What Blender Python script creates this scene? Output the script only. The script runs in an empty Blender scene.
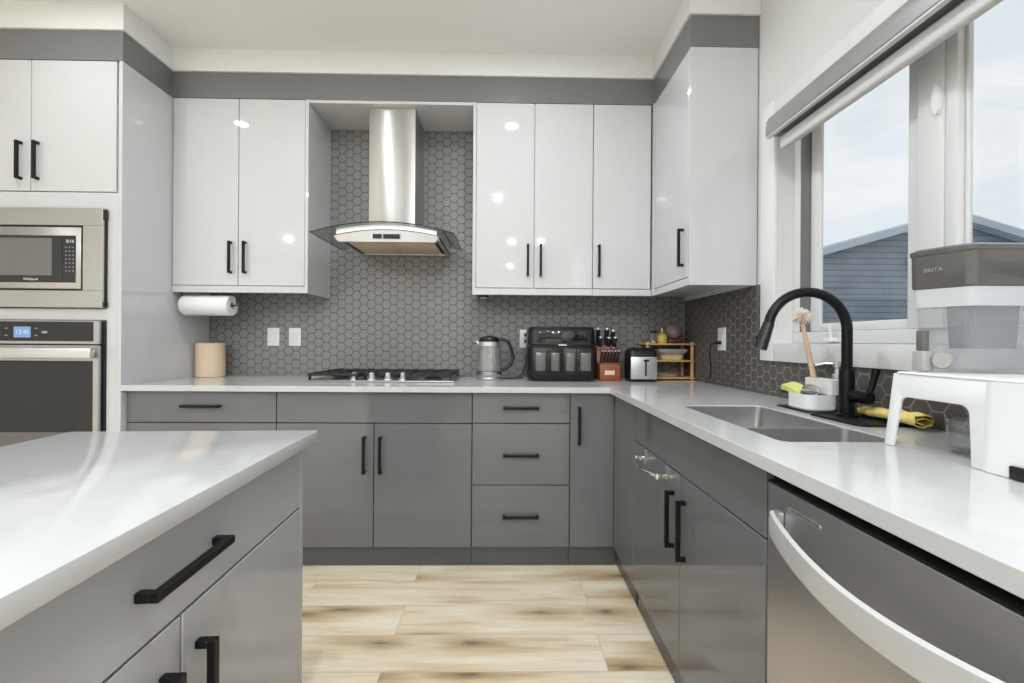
import bpy, bmesh, math, random
from mathutils import Vector, Matrix
random.seed(7)
SC = bpy.context.scene
COL = SC.collection
PI = math.pi

# ------------------------------------------------------------------ camera
cam = bpy.data.cameras.new('camera'); camo = bpy.data.objects.new('camera', cam); COL.objects.link(camo)
CH, YAW, PITCH, ROLL, FPX = 1.1434, .0162, -.0004, .0070, 433.8
cam.sensor_width = 36.0; cam.lens = FPX / 1024 * 36.0; cam.clip_start = .02; cam.clip_end = 200
_f = Vector((math.sin(YAW)*math.cos(PITCH), math.cos(YAW)*math.cos(PITCH), math.sin(PITCH)))
_r = Vector((math.cos(YAW), -math.sin(YAW), 0)); _u = _r.cross(_f)
_c, _s = math.cos(ROLL), math.sin(ROLL)
_R, _U = _r*_c + _u*_s, _u*_c - _r*_s
camo.matrix_world = Matrix(((_R.x, _U.x, -_f.x, 0), (_R.y, _U.y, -_f.y, 0), (_R.z, _U.z, -_f.z, CH), (0, 0, 0, 1)))
SC.camera = camo

# ------------------------------------------------------------------ exposure, sky
SC.view_settings.view_transform = 'Standard'; SC.view_settings.look = 'None'
SC.view_settings.gamma = 1; SC.view_settings.use_curve_mapping = False
SC.view_settings.exposure = 0.0
SKY = 1.0
LAMP_W = 17.6
wd = bpy.data.worlds.new('sky'); SC.world = wd; wd.use_nodes = True
nt = wd.node_tree; nt.nodes.clear()
def N(nt, t, **k):
    n = nt.nodes.new(t)
    for a, b in k.items():
        if a == 'inp':
            for i, v in b.items(): n.inputs[i].default_value = v
        else: setattr(n, a, b)
    return n
def L(nt, a, b): nt.links.new(a, b)
tc = N(nt, 'ShaderNodeTexCoord'); mp = N(nt, 'ShaderNodeMapping'); mp.inputs['Scale'].default_value = (1.2, 1.2, 4.5)
nz = N(nt, 'ShaderNodeTexNoise', inp={'Scale': 2.2, 'Detail': 6, 'Roughness': .55, 'Distortion': .6})
cr = N(nt, 'ShaderNodeValToRGB')
cr.color_ramp.elements[0].position = .38; cr.color_ramp.elements[0].color = (.78, .86, .91, 1)
cr.color_ramp.elements[1].position = .62; cr.color_ramp.elements[1].color = (.95, .96, .97, 1)
bg = N(nt, 'ShaderNodeBackground', inp={'Strength': SKY}); wo = N(nt, 'ShaderNodeOutputWorld')
L(nt, tc.outputs['Generated'], mp.inputs[0]); L(nt, mp.outputs[0], nz.inputs['Vector']); L(nt, nz.outputs[0], cr.inputs[0])
L(nt, cr.outputs[0], bg.inputs[0]); L(nt, bg.outputs[0], wo.inputs[0])

# ------------------------------------------------------------------ materials
def lin(c):
    def f(v):
        v /= 255.0
        return v/12.92 if v <= .04045 else ((v+.055)/1.055)**2.4
    return (f(c[0]), f(c[1]), f(c[2]), 1)
def mat(name, rgb, rough=.5, metal=0.0, var=.03, scale=20, stretch=(1, 1, 1), bump=0.0, spec=.5, coat=0.0, emit=None, emit_s=0, trans=0.0, alpha=1.0, rvar=0.0):
    m = bpy.data.materials.new(name); m.use_nodes = True
    t = m.node_tree; b = t.nodes['Principled BSDF']
    c = lin(rgb)
    co = N(t, 'ShaderNodeTexCoord'); mp = N(t, 'ShaderNodeMapping'); mp.inputs['Scale'].default_value = stretch
    n = N(t, 'ShaderNodeTexNoise', inp={'Scale': scale, 'Detail': 3})
    L(t, co.outputs['Object'], mp.inputs[0]); L(t, mp.outputs[0], n.inputs['Vector'])
    r = N(t, 'ShaderNodeValToRGB')
    r.color_ramp.elements[0].position = .3; r.color_ramp.elements[1].position = .7
    r.color_ramp.elements[0].color = tuple(v*(1-var) for v in c[:3]) + (1,)
    r.color_ramp.elements[1].color = tuple(min(1, v*(1+var)) for v in c[:3]) + (1,)
    L(t, n.outputs[0], r.inputs[0]); L(t, r.outputs[0], b.inputs['Base Color'])
    b.inputs['Roughness'].default_value = rough; b.inputs['Metallic'].default_value = metal
    b.inputs['Specular IOR Level'].default_value = spec; b.inputs['Coat Weight'].default_value = coat
    b.inputs['Coat Roughness'].default_value = .03
    b.inputs['Transmission Weight'].default_value = trans; b.inputs['Alpha'].default_value = alpha
    if rvar:
        mr = N(t, 'ShaderNodeMapRange', inp={'To Min': max(0, rough-rvar), 'To Max': rough+rvar})
        L(t, n.outputs[0], mr.inputs[0]); L(t, mr.outputs[0], b.inputs['Roughness'])
    if bump:
        bp = N(t, 'ShaderNodeBump', inp={'Strength': bump, 'Distance': .01}); L(t, n.outputs[0], bp.inputs['Height']); L(t, bp.outputs[0], b.inputs['Normal'])
    if emit:
        b.inputs['Emission Color'].default_value = lin(emit); b.inputs['Emission Strength'].default_value = emit_s
    return m
def pane(name, tint=(1, 1, 1), refl=1.0, ior=1.45, rough=0.0, frost=0.0, frost_rgb=(230, 230, 230)):
    """clear sheet: straight-through light plus a fresnel reflection, optionally some milky diffuse"""
    m = bpy.data.materials.new(name); m.use_nodes = True; t = m.node_tree; t.nodes.clear()
    o = N(t, 'ShaderNodeOutputMaterial'); tr = N(t, 'ShaderNodeBsdfTransparent'); tr.inputs[0].default_value = (*tint, 1)
    g = N(t, 'ShaderNodeBsdfGlossy', inp={'Roughness': rough}); lw = N(t, 'ShaderNodeLayerWeight')
    mx = N(t, 'ShaderNodeMixShader'); pw = N(t, 'ShaderNodeMath', operation='POWER'); pw.inputs[1].default_value = 5
    mu = N(t, 'ShaderNodeMath', operation='MULTIPLY_ADD'); mu.inputs[1].default_value = .9*refl; mu.inputs[2].default_value = .04*refl
    L(t, lw.outputs['Facing'], pw.inputs[0]); L(t, pw.outputs[0], mu.inputs[0]); L(t, mu.outputs[0], mx.inputs[0])
    base = tr.outputs[0]
    if frost:
        d = N(t, 'ShaderNodeBsdfDiffuse'); d.inputs[0].default_value = lin(frost_rgb)
        tl = N(t, 'ShaderNodeBsdfTranslucent'); tl.inputs[0].default_value = lin(frost_rgb)
        ad = N(t, 'ShaderNodeMixShader', inp={0: .4}); L(t, d.outputs[0], ad.inputs[1]); L(t, tl.outputs[0], ad.inputs[2])
        m2 = N(t, 'ShaderNodeMixShader', inp={0: frost}); L(t, tr.outputs[0], m2.inputs[1]); L(t, ad.outputs[0], m2.inputs[2]); base = m2.outputs[0]
    L(t, base, mx.inputs[1]); L(t, g.outputs[0], mx.inputs[2]); L(t, mx.outputs[0], o.inputs[0])
    return m

M = {}
M['white_gloss'] = mat('white_gloss_lacquer', (207, 207, 207), .035, var=.006)
M['white_box'] = mat('white_melamine', (207, 207, 206), .3, var=.006)
M['gray_gloss'] = mat('gray_gloss_lacquer', (110, 110, 111), .05, var=.02, scale=6)
M['gray_matt'] = mat('gray_laminate', (84, 84, 85), .3, var=.02)
M['carcass_dark'] = mat('dark_carcass', (44, 44, 45), .6)
M['island_gray_lit'] = mat('island_gray_gloss_lit', (166, 166, 168), .10, var=.02, scale=4, stretch=(.3, .3, 3))  # base units' gray, lightened: reflected floor and window light put into the colour
M['fascia_gray'] = mat('bulkhead_gray', (122, 121, 121), .22, var=.015)
M['wall'] = mat('wall_paint', (224, 223, 220), .75, var=.01, scale=60)
M['ceil'] = mat('ceiling_paint', (244, 244, 243), .9, var=.012, scale=140, bump=.15)
M['trim'] = mat('trim_white', (238, 238, 236), .35, var=.008)
M['black_metal'] = mat('black_metal', (11, 11, 12), .42, metal=0, var=.1, spec=.3)
M['black_plastic'] = mat('black_plastic', (20, 20, 21), .35, var=.1)
M['black_gloss'] = mat('black_gloss', (14, 14, 15), .06, var=.05, coat=.5)
M['rubber'] = mat('black_silicone', (15, 15, 16), .55, var=.1)
M['steel'] = mat('brushed_steel', (196, 194, 191), .27, metal=1, var=.05, scale=30, stretch=(.5, .5, 60))
M['steel_h'] = mat('brushed_steel_level', (192, 190, 187), .3, metal=1, var=.05, scale=30, stretch=(.6, .6, 60))
M['steel_v'] = mat('brushed_steel_upright', (205, 203, 200), .24, metal=1, var=.05, scale=40, stretch=(30, 30, .4))
_b = M['steel_v'].node_tree.nodes['Principled BSDF']; _b.inputs['Anisotropic'].default_value = .92; _b.inputs['Roughness'].default_value = .38
_tg = N(M['steel_v'].node_tree, 'ShaderNodeTangent', direction_type='RADIAL', axis='Z'); _b.inputs['Anisotropic Rotation'].default_value = .25; L(M['steel_v'].node_tree, _tg.outputs[0], _b.inputs['Tangent'])
M['steel_bright'] = mat('satin_steel', (214, 214, 214), .40, metal=.9, var=.02)
M['steel_dark'] = mat('dishwasher_steel', (200, 199, 201), .36, metal=1, var=.04, scale=30, stretch=(1, .4, 60))
M['sink_steel'] = mat('sink_steel', (188, 187, 186), .36, metal=.95, var=.05, scale=40)
M['satin'] = mat('satin_handle', (208, 207, 205), .45, metal=.35, var=.02)
M['chrome'] = mat('chrome', (235, 235, 235), .06, metal=1, var=.01)
M['oven_glass'] = mat('oven_glass', (34, 33, 32), .05, var=.03)
M['mw_window'] = mat('microwave_window', (112, 110, 106), .15, var=.04, scale=200)
M['screen'] = mat('oven_display', (70, 90, 120), .2, emit=(120, 150, 205), emit_s=.9)
M['mark'] = mat('white_marking', (225, 225, 225), .4)
M['mark_gray'] = mat('gray_marking', (150, 150, 150), .4)
M['paper'] = mat('paper_towel', (238, 238, 236), .9, var=.03, scale=120, bump=.2)
M['kraft'] = mat('kraft_paper', (226, 200, 172), .85, var=.03, scale=60, bump=.05)
M['bamboo'] = mat('bamboo', (214, 168, 112), .45, var=.10, scale=18, stretch=(1, 8, 8))
M['wood_light'] = mat('beech_handle', (214, 180, 150), .5, var=.07, scale=18, stretch=(6, 6, 1))
M['wood_red'] = mat('cherry_wood', (152, 82, 52), .4, var=.12, scale=14, stretch=(1, 6, 6))
M['wood_dark'] = mat('walnut_wood', (92, 50, 34), .4, var=.12, scale=14, stretch=(1, 1, 6))
M['plaque'] = mat('label_plate', (232, 208, 180), .4)
M['ceramic'] = mat('white_ceramic', (236, 236, 234), .2, var=.005, coat=.3)
M['plastic_white'] = mat('white_plastic', (236, 236, 235), .35, var=.006)
M['plastic_gray'] = mat('gray_plastic', (168, 165, 160), .4)
M['plastic_dgray'] = mat('dark_gray_plastic', (104, 101, 97), .4)
M['taupe'] = mat('taupe_smoked_plastic', (90, 87, 83), .18, var=.03, coat=.2)
M['sponge_y'] = mat('yellow_sponge', (222, 218, 136), .95, var=.10, scale=120, bump=.5)
M['sponge_g'] = mat('green_scour_pad', (38, 62, 40), .95, var=.25, scale=160, bump=.6)
M['bristle'] = mat('cream_bristle', (246, 236, 226), .8, var=.06)
M['steel_wool'] = mat('steel_wool', (186, 182, 178), .4, metal=.6, var=.2, scale=90)
M['cloth_y'] = mat('yellow_cloth', (242, 218, 134), .95, var=.06, scale=60, bump=.3)
M['blind'] = mat('blind_gray_fascia', (172, 172, 173), .3, metal=.55, var=.10, scale=14, stretch=(60, .3, 60))
M['blind_lip'] = mat('blind_bottom_rail', (214, 214, 213), .4)
M['blind_cloth'] = mat('blind_fabric', (214, 213, 211), .7, var=.03, scale=90)
M['vinyl'] = mat('vinyl_frame', (222, 222, 221), .35, var=.006)
M['recess_shade'] = mat('gray_recess_shade', (112, 111, 109), .5)
M['filter'] = mat('aluminium_filter_floor_tint', (226, 206, 178), .4, metal=.3, var=.12, scale=160)  # tan reflection of the floor is put into the metal's colour
M['cast'] = mat('cast_iron', (30, 30, 31), .5, var=.15)
M['hob'] = mat('hob_steel', (170, 168, 165), .3, metal=1, var=.05)
M['glass'] = pane('window_glass', refl=.9)
M['hoodglass'] = pane('hood_glass', tint=(.80, .83, .82), refl=1.2)
M['glass_edge'] = mat('glass_edge', (40, 46, 44), .2)
M['clear'] = pane('clear_glass', tint=(.97, .98, .98), refl=1.5, frost=.06)
M['kettleglass'] = pane('kettle_glass', tint=(.97, .97, .97), refl=3.0, frost=.15, frost_rgb=(232, 233, 233))
M['tankclear'] = pane('clear_tank', tint=(.96, .965, .97), refl=1.2, rough=.03, frost=.13, frost_rgb=(225, 227, 230))
M['tankfrost'] = pane('frosted_tank', tint=(.9, .9, .9), refl=.5, rough=.2, frost=.8, frost_rgb=(238, 238, 240))
M['tankinner'] = pane('inner_reservoir', tint=(.72, .73, .75), refl=.5, rough=.1, frost=.35, frost_rgb=(170, 170, 172))
M['lidclear'] = pane('container_lid', tint=(.85, .85, .85), refl=1, frost=.7, frost_rgb=(222, 222, 222))
M['amber'] = mat('amber_glass', (214, 176, 86), .15, var=.1, coat=.3)
M['orb'] = mat('brown_orb_glass', (172, 140, 134), .08, var=.35, scale=14, coat=.4)
M['food'] = mat('cream_food', (214, 190, 140), .7, var=.1)
M['siding'] = None
M['lens'] = mat('lamp_lens', (255, 252, 246), .4, emit=(255, 250, 240), emit_s=14)
M['dark_inner'] = mat('dark_void', (10, 10, 10), .8)

def floor_mat():
    m = bpy.data.materials.new('oak_plank_floor'); m.use_nodes = True; t = m.node_tree; b = t.nodes['Principled BSDF']
    co = N(t, 'ShaderNodeTexCoord')
    br = N(t, 'ShaderNodeTexBrick', offset=.37, inp={'Scale': 1, 'Mortar Size': .0012, 'Mortar Smooth': .2, 'Bias': 0, 'Brick Width': 1.25, 'Row Height': .19})
    br.inputs['Color1'].default_value = (0, 0, 0, 1); br.inputs['Color2'].default_value = (1, 1, 1, 1); br.inputs['Mortar'].default_value = (.5, .5, .5, 1)
    mp0 = N(t, 'ShaderNodeMapping'); mp0.inputs['Location'].default_value = (.42, .02, 0)
    L(t, co.outputs['Object'], mp0.inputs[0]); L(t, mp0.outputs[0], br.inputs['Vector'])
    # per-plank shift
    mul = N(t, 'ShaderNodeVectorMath', operation='MULTIPLY'); mul.inputs[1].default_value = (7.3, 3.13, 0); L(t, br.outputs['Color'], mul.inputs[0])
    ad = N(t, 'ShaderNodeVectorMath', operation='ADD'); L(t, co.outputs['Object'], ad.inputs[0]); L(t, mul.outputs[0], ad.inputs[1])
    mp = N(t, 'ShaderNodeMapping'); mp.inputs['Scale'].default_value = (1.1, 9, 1); L(t, ad.outputs[0], mp.inputs[0])
    n1 = N(t, 'ShaderNodeTexNoise', inp={'Scale': 1.5, 'Detail': 5, 'Roughness': .55, 'Distortion': .4}); L(t, mp.outputs[0], n1.inputs['Vector'])
    r1 = N(t, 'ShaderNodeValToRGB'); e = r1.color_ramp.elements
    e[0].position = .33; e[0].color = lin((214, 192, 160)); e[1].position = .62; e[1].color = lin((246, 235, 214))
    k = e.new(.46); k.color = lin((237, 220, 192)); L(t, n1.outputs[0], r1.inputs[0])
    # fine grain
    mp2 = N(t, 'ShaderNodeMapping'); mp2.inputs['Scale'].default_value = (4, 90, 1); L(t, ad.outputs[0], mp2.inputs[0])
    n2 = N(t, 'ShaderNodeTexNoise', inp={'Scale': 2, 'Detail': 4, 'Roughness': .6}); L(t, mp2.outputs[0], n2.inputs['Vector'])
    r2 = N(t, 'ShaderNodeMapRange', inp={'From Min': .3, 'From Max': .7, 'To Min': .90, 'To Max': 1.04}); L(t, n2.outputs[0], r2.inputs[0])
    mx = N(t, 'ShaderNodeMix', data_type='RGBA', blend_type='MULTIPLY'); mx.inputs[0].default_value = 1
    L(t, r1.outputs[0], mx.inputs[6]); L(t, r2.outputs[0], mx.inputs[7])
    # knots
    mp3 = N(t, 'ShaderNodeMapping'); mp3.inputs['Scale'].default_value = (.95, 4.4, 1); L(t, ad.outputs[0], mp3.inputs[0])
    wv = N(t, 'ShaderNodeTexNoise', inp={'Scale': 6, 'Detail': 2}); L(t, mp3.outputs[0], wv.inputs['Vector'])
    sc = N(t, 'ShaderNodeVectorMath', operation='SCALE'); sc.inputs[3].default_value = .16; L(t, wv.outputs['Color'], sc.inputs[0])
    a2 = N(t, 'ShaderNodeVectorMath', operation='ADD'); L(t, mp3.outputs[0], a2.inputs[0]); L(t, sc.outputs[0], a2.inputs[1])
    vo = N(t, 'ShaderNodeTexVoronoi', voronoi_dimensions='2D', inp={'Scale': 1.0, 'Randomness': 1.0}); L(t, a2.outputs[0], vo.inputs['Vector'])
    r3 = N(t, 'ShaderNodeValToRGB'); e = r3.color_ramp.elements
    e[0].position = .015; e[0].color = lin((104, 92, 78)); e[1].position = .30; e[1].color = (1, 1, 1, 1)
    k = e.new(.055); k.color = lin((182, 164, 140)); k = e.new(.15); k.color = lin((232, 220, 203)); L(t, vo.outputs['Distance'], r3.inputs[0])
    mx2 = N(t, 'ShaderNodeMix', data_type='RGBA', blend_type='MULTIPLY'); mx2.inputs[0].default_value = .85
    L(t, mx.outputs[2], mx2.inputs[6]); L(t, r3.outputs[0], mx2.inputs[7])
    # seams
    mx3 = N(t, 'ShaderNodeMix', data_type='RGBA'); mx3.inputs[7].default_value = lin((205, 184, 152))
    L(t, br.outputs['Fac'], mx3.inputs[0]); L(t, mx2.outputs[2], mx3.inputs[6]); L(t, mx3.outputs[2], b.inputs['Base Color'])
    b.inputs['Roughness'].default_value = .32; b.inputs['Specular IOR Level'].default_value = .4
    return m
def hex_mat(name, ax, flat_top, tile, grout, ap=.0275):
    """honeycomb tiles; ax = the two object axes of the wall plane"""
    m = bpy.data.materials.new(name); m.use_nodes = True; t = m.node_tree; b = t.nodes['Principled BSDF']
    co = N(t, 'ShaderNodeTexCoord'); sp = N(t, 'ShaderNodeSeparateXYZ'); L(t, co.outputs['Object'], sp.inputs[0])
    A, B = sp.outputs[ax[0]], sp.outputs[ax[1]]
    if flat_top: A, B = B, A            # lattice rows run along the second axis
    def ma(op, a, b=None, c=None):
        n = N(t, 'ShaderNodeMath', operation=op)
        for i, v in enumerate((a, b, c)):
            if v is None: continue
            if isinstance(v, (int, float)): n.inputs[i].default_value = v
            else: L(t, v, n.inputs[i])
        return n.outputs[0]
    w = 2*ap; h = w*math.sqrt(3)
    def cell(ox, oy):
        x = ma('SUBTRACT', ma('FLOORED_MODULO', ma('ADD', A, 100*w+ox), w), w/2)
        y = ma('SUBTRACT', ma('FLOORED_MODULO', ma('ADD', B, 100*h+oy), h), h/2)
        ax_, ay_ = ma('ABSOLUTE', x), ma('ABSOLUTE', y)
        return ma('MAXIMUM', ax_, ma('ADD', ma('MULTIPLY', ax_, .5), ma('MULTIPLY', ay_, math.sqrt(3)/2)))
    d = ma('MINIMUM', cell(0, 0), cell(w/2, h/2))
    mr = N(t, 'ShaderNodeMapRange', interpolation_type='SMOOTHSTEP', inp={'From Min': ap-.0030, 'From Max': ap-.0012, 'To Min': 0, 'To Max': 1}); L(t, d, mr.inputs[0])
    nz = N(t, 'ShaderNodeTexNoise', inp={'Scale': 9, 'Detail': 2}); L(t, co.outputs['Object'], nz.inputs['Vector'])
    r = N(t, 'ShaderNodeValToRGB'); c = lin(tile)
    r.color_ramp.elements[0].color = tuple(v*.92 for v in c[:3])+(1,); r.color_ramp.elements[1].color = tuple(v*1.08 for v in c[:3])+(1,); L(t, nz.outputs[0], r.inputs[0])
    mx = N(t, 'ShaderNodeMix', data_type='RGBA'); mx.inputs[7].default_value = lin(grout)
    L(t, mr.outputs[0], mx.inputs[0]); L(t, r.outputs[0], mx.inputs[6]); L(t, mx.outputs[2], b.inputs['Base Color'])
    rr = N(t, 'ShaderNodeMapRange', inp={'To Min': .34, 'To Max': .8}); L(t, mr.outputs[0], rr.inputs[0]); L(t, rr.outputs[0], b.inputs['Roughness'])
    bp = N(t, 'ShaderNodeBump', invert=True, inp={'Strength': .4, 'Distance': .0015}); L(t, mr.outputs[0], bp.inputs['Height']); L(t, bp.outputs[0], b.inputs['Normal'])
    return m
def quartz_mat():
    m = bpy.data.materials.new('white_quartz'); m.use_nodes = True; t = m.node_tree; b = t.nodes['Principled BSDF']
    co = N(t, 'ShaderNodeTexCoord')
    n = N(t, 'ShaderNodeTexNoise', inp={'Scale': 3.0, 'Detail': 8, 'Roughness': .6, 'Distortion': 1.2}); L(t, co.outputs['Object'], n.inputs['Vector'])
    r = N(t, 'ShaderNodeValToRGB'); e = r.color_ramp.elements
    e[0].position = .36; e[0].color = lin((198, 198, 197)); e[1].position = .52; e[1].color = lin((204, 204, 203)); L(t, n.outputs[0], r.inputs[0])
    L(t, r.outputs[0], b.inputs['Base Color']); b.inputs['Roughness'].default_value = .12; b.inputs['Specular IOR Level'].default_value = .4
    return m
def siding_mat(name, a, dark, pitch):
    m = bpy.data.materials.new(name); m.use_nodes = True; t = m.node_tree; b = t.nodes['Principled BSDF']
    co = N(t, 'ShaderNodeTexCoord'); sp = N(t, 'ShaderNodeSeparateXYZ'); L(t, co.outputs['Object'], sp.inputs[0])
    md = N(t, 'ShaderNodeMath', operation='FLOORED_MODULO'); md.inputs[1].default_value = pitch; L(t, sp.outputs[2], md.inputs[0])
    mr = N(t, 'ShaderNodeMapRange', inp={'From Min': 0, 'From Max': pitch*.16, 'To Min': 0, 'To Max': 1}); L(t, md.outputs[0], mr.inputs[0])
    n = N(t, 'ShaderNodeTexNoise', inp={'Scale': 1.1, 'Detail': 4}); L(t, co.outputs['Object'], n.inputs['Vector'])
    r = N(t, 'ShaderNodeValToRGB'); c = lin(a); r.color_ramp.elements[0].position = .35; r.color_ramp.elements[1].position = .65
    r.color_ramp.elements[0].color = tuple(v*.86 for v in c[:3])+(1,); r.color_ramp.elements[1].color = tuple(min(1, v*1.1) for v in c[:3])+(1,); L(t, n.outputs[0], r.inputs[0])
    mx = N(t, 'ShaderNodeMix', data_type='RGBA'); mx.inputs[6].default_value = lin(dark)
    L(t, mr.outputs[0], mx.inputs[0]); L(t, r.outputs[0], mx.inputs[7]); L(t, mx.outputs[2], b.inputs['Base Color']); b.inputs['Roughness'].default_value = .7
    return m
M['floor'] = floor_mat(); M['quartz'] = quartz_mat()
M['hex_back'] = hex_mat('hex_tile_back_wall', (0, 2), True, (138, 136, 133), (84, 83, 82))
M['hex_right'] = hex_mat('hex_tile_right_wall', (1, 2), True, (92, 88, 86), (142, 136, 130))
M['siding'] = siding_mat('blue_siding', (150, 161, 176), (56, 66, 82), .197)
M['siding_w'] = siding_mat('pale_siding', (226, 228, 230), (170, 174, 180), .19)
M['shingle'] = mat('pale_shingles', (222, 230, 238), .9, var=.12, scale=9, stretch=(1, 1, 4))
M['fascia_out'] = mat('dark_fascia', (196, 208, 222), .7)
M['grass'] = mat('lawn', (110, 116, 100), 1.0, var=.25, scale=4)

# ------------------------------------------------------------------ mesh builder
class MB:
    def __init__(s): s.V = []; s.F = []
    def add_bm(s, bm):
        o = len(s.V); bm.verts.index_update()
        s.V += [v.co.copy() for v in bm.verts]; s.F += [[o+v.index for v in f.verts] for f in bm.faces]; bm.free(); return s
    def box(s, x0, x1, y0, y1, z0, z1, bev=0, seg=2):
        bm = bmesh.new(); bmesh.ops.create_cube(bm, size=1)
        for v in bm.verts: v.co = Vector(((x0+x1)/2+v.co.x*(x1-x0), (y0+y1)/2+v.co.y*(y1-y0), (z0+z1)/2+v.co.z*(z1-z0)))
        if bev: bmesh.ops.bevel(bm, geom=bm.edges[:], offset=bev, segments=seg, profile=.5, affect='EDGES')
        return s.add_bm(bm)
    def loft(s, rings, caps=(True, True), closed=True):
        n = len(rings[0]); o = len(s.V)
        for r in rings: s.V += [Vector(p) for p in r]
        for i in range(len(rings)-1):
            for j in range(n if closed else n-1):
                k = (j+1) % n
                s.F.append([o+i*n+j, o+i*n+k, o+(i+1)*n+k, o+(i+1)*n+j])
        if caps[0]: s.F.append([o+j for j in range(n)][::-1])
        if caps[1]: s.F.append([o+(len(rings)-1)*n+j for j in range(n)])
        return s
    def prism(s, poly, axis, a0, a1, bev=0):
        def P(u, v, w): return {'x': (w, u, v), 'y': (u, w, v), 'z': (u, v, w)}[axis]
        bm = bmesh.new()
        A = [bm.verts.new(P(u, v, a0)) for u, v in poly]; B = [bm.verts.new(P(u, v, a1)) for u, v in poly]; n = len(poly)
        bm.faces.new(A); bm.faces.new(B[::-1])
        for i in range(n): bm.faces.new((A[i], B[i], B[(i+1) % n], A[(i+1) % n]))
        bmesh.ops.recalc_face_normals(bm, faces=bm.faces[:])
        if bev: bmesh.ops.bevel(bm, geom=bm.edges[:], offset=bev, segments=2, profile=.5, affect='EDGES')
        return s.add_bm(bm)
    def tube(s, pts, r, seg=12, rr=None, closed=False):
        P = [Vector(p) for p in pts]; n = len(P); rings = []
        up = None
        for i in range(n):
            if closed: d = (P[(i+1) % n]-P[i-1])
            else: d = P[min(i+1, n-1)]-P[max(i-1, 0)]
            d.normalize()
            if up is None:
                up = Vector((0, 0, 1)) if abs(d.z) < .9 else Vector((1, 0, 0))
            a = d.cross(up)
            if a.length < 1e-4: a = d.cross(Vector((0, 1, 0)))
            a.normalize(); b = a.cross(d); b.normalize(); up = b
            q = rr[i] if rr else r
            rings.append([P[i]+a*(q*math.cos(2*PI*j/seg))+b*(q*math.sin(2*PI*j/seg)) for j in range(seg)])
        if closed: rings.append(rings[0])
        return s.loft(rings, (not closed, not closed))
    def cyl(s, p0, p1, r0, r1=None, seg=24):
        return s.tube([p0, p1], r0, seg, rr=[r0, r0 if r1 is None else r1])
    def lathe(s, prof, c, seg=32, axis='z', caps=(True, True)):
        rings = []
        for r, h in prof:
            r = max(r, 1e-5); R = []
            for j in range(seg):
                u, v = r*math.cos(2*PI*j/seg), r*math.sin(2*PI*j/seg)
                d = {'z': (u, v, h), 'y': (u, h, v), 'x': (h, u, v)}[axis]
                R.append((c[0]+d[0], c[1]+d[1], c[2]+d[2]))
            rings.append(R)
        return s.loft(rings, caps)
    def ball(s, c, r, sx=1, sy=1, sz=1, seg=16):
        prof = [(r*math.sin(PI*i/10), -r*math.cos(PI*i/10)) for i in range(11)]
        o = len(s.V); s.lathe(prof, (0, 0, 0), seg)
        for i in range(o, len(s.V)):
            v = s.V[i]; s.V[i] = Vector((c[0]+v.x*sx, c[1]+v.y*sy, c[2]+v.z*sz))
        return s
    def build(s, name, m, parent=None, smooth=True, ang=35):
        off = Vector((0, 0, 0)); p = parent
        while p is not None: off += p.location; p = p.parent
        me = bpy.data.meshes.new(name); me.from_pydata([tuple(v-off) for v in s.V], [], s.F); me.update()
        bm = bmesh.new(); bm.from_mesh(me); bmesh.ops.recalc_face_normals(bm, faces=bm.faces[:]); bm.to_mesh(me); bm.free()
        if smooth:
            me.polygons.foreach_set('use_smooth', [True]*len(me.polygons)); me.set_sharp_from_angle(angle=math.radians(ang))
        me.materials.append(M[m] if isinstance(m, str) else m)
        o = bpy.data.objects.new(name, me); COL.objects.link(o)
        if parent is not None: o.parent = parent
        return o
def rrect(x0, x1, y0, y1, r, n=5):
    out = []
    for cx, cy, a in ((x1-r, y1-r, 0), (x0+r, y1-r, 90), (x0+r, y0+r, 180), (x1-r, y0+r, 270)):
        for i in range(n+1):
            t = math.radians(a+90*i/n); out.append((cx+r*math.cos(t), cy+r*math.sin(t)))
    return out
def zring(poly, z): return [(x, y, z) for x, y in poly]
def thing(name, label, cat, loc=(0, 0, 0), group=None):
    o = bpy.data.objects.new(name, None); COL.objects.link(o); o.location = loc; o.empty_display_size = .05
    return tag(o, label, cat, group)
def tag(o, label, cat, group=None, kind=None):
    o['label'] = label; o['category'] = cat
    if group: o['group'] = group
    if kind: o['kind'] = kind
    return o
def struct(o, label=None):
    o['kind'] = 'structure'
    if label: o['label'] = label
    return o
def text(body, origin, right, up, h, m, parent, name='lettering', depth=.0006):
    cu = bpy.data.curves.new(name, 'FONT'); cu.body = body; cu.size = h*1.38; cu.extrude = depth; cu.align_x = 'CENTER'; cu.align_y = 'CENTER'
    to = bpy.data.objects.new(name+'_curve', cu); COL.objects.link(to)
    bpy.context.view_layer.update()
    me = bpy.data.meshes.new_from_object(to.evaluated_get(bpy.context.evaluated_depsgraph_get()))
    bpy.data.objects.remove(to); bpy.data.curves.remove(cu)
    r = Vector(right).normalized(); u = Vector(up).normalized(); n = r.cross(u); O = Vector(origin)
    off = Vector((0, 0, 0)); p = parent
    while p is not None: off += p.location; p = p.parent
    for v in me.vertices: v.co = O + r*v.co.x + u*v.co.y + n*v.co.z - off
    me.materials.clear(); me.materials.append(M[m]); me.name = name
    o = bpy.data.objects.new(name, me); COL.objects.link(o); o.parent = parent
    return o

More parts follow.
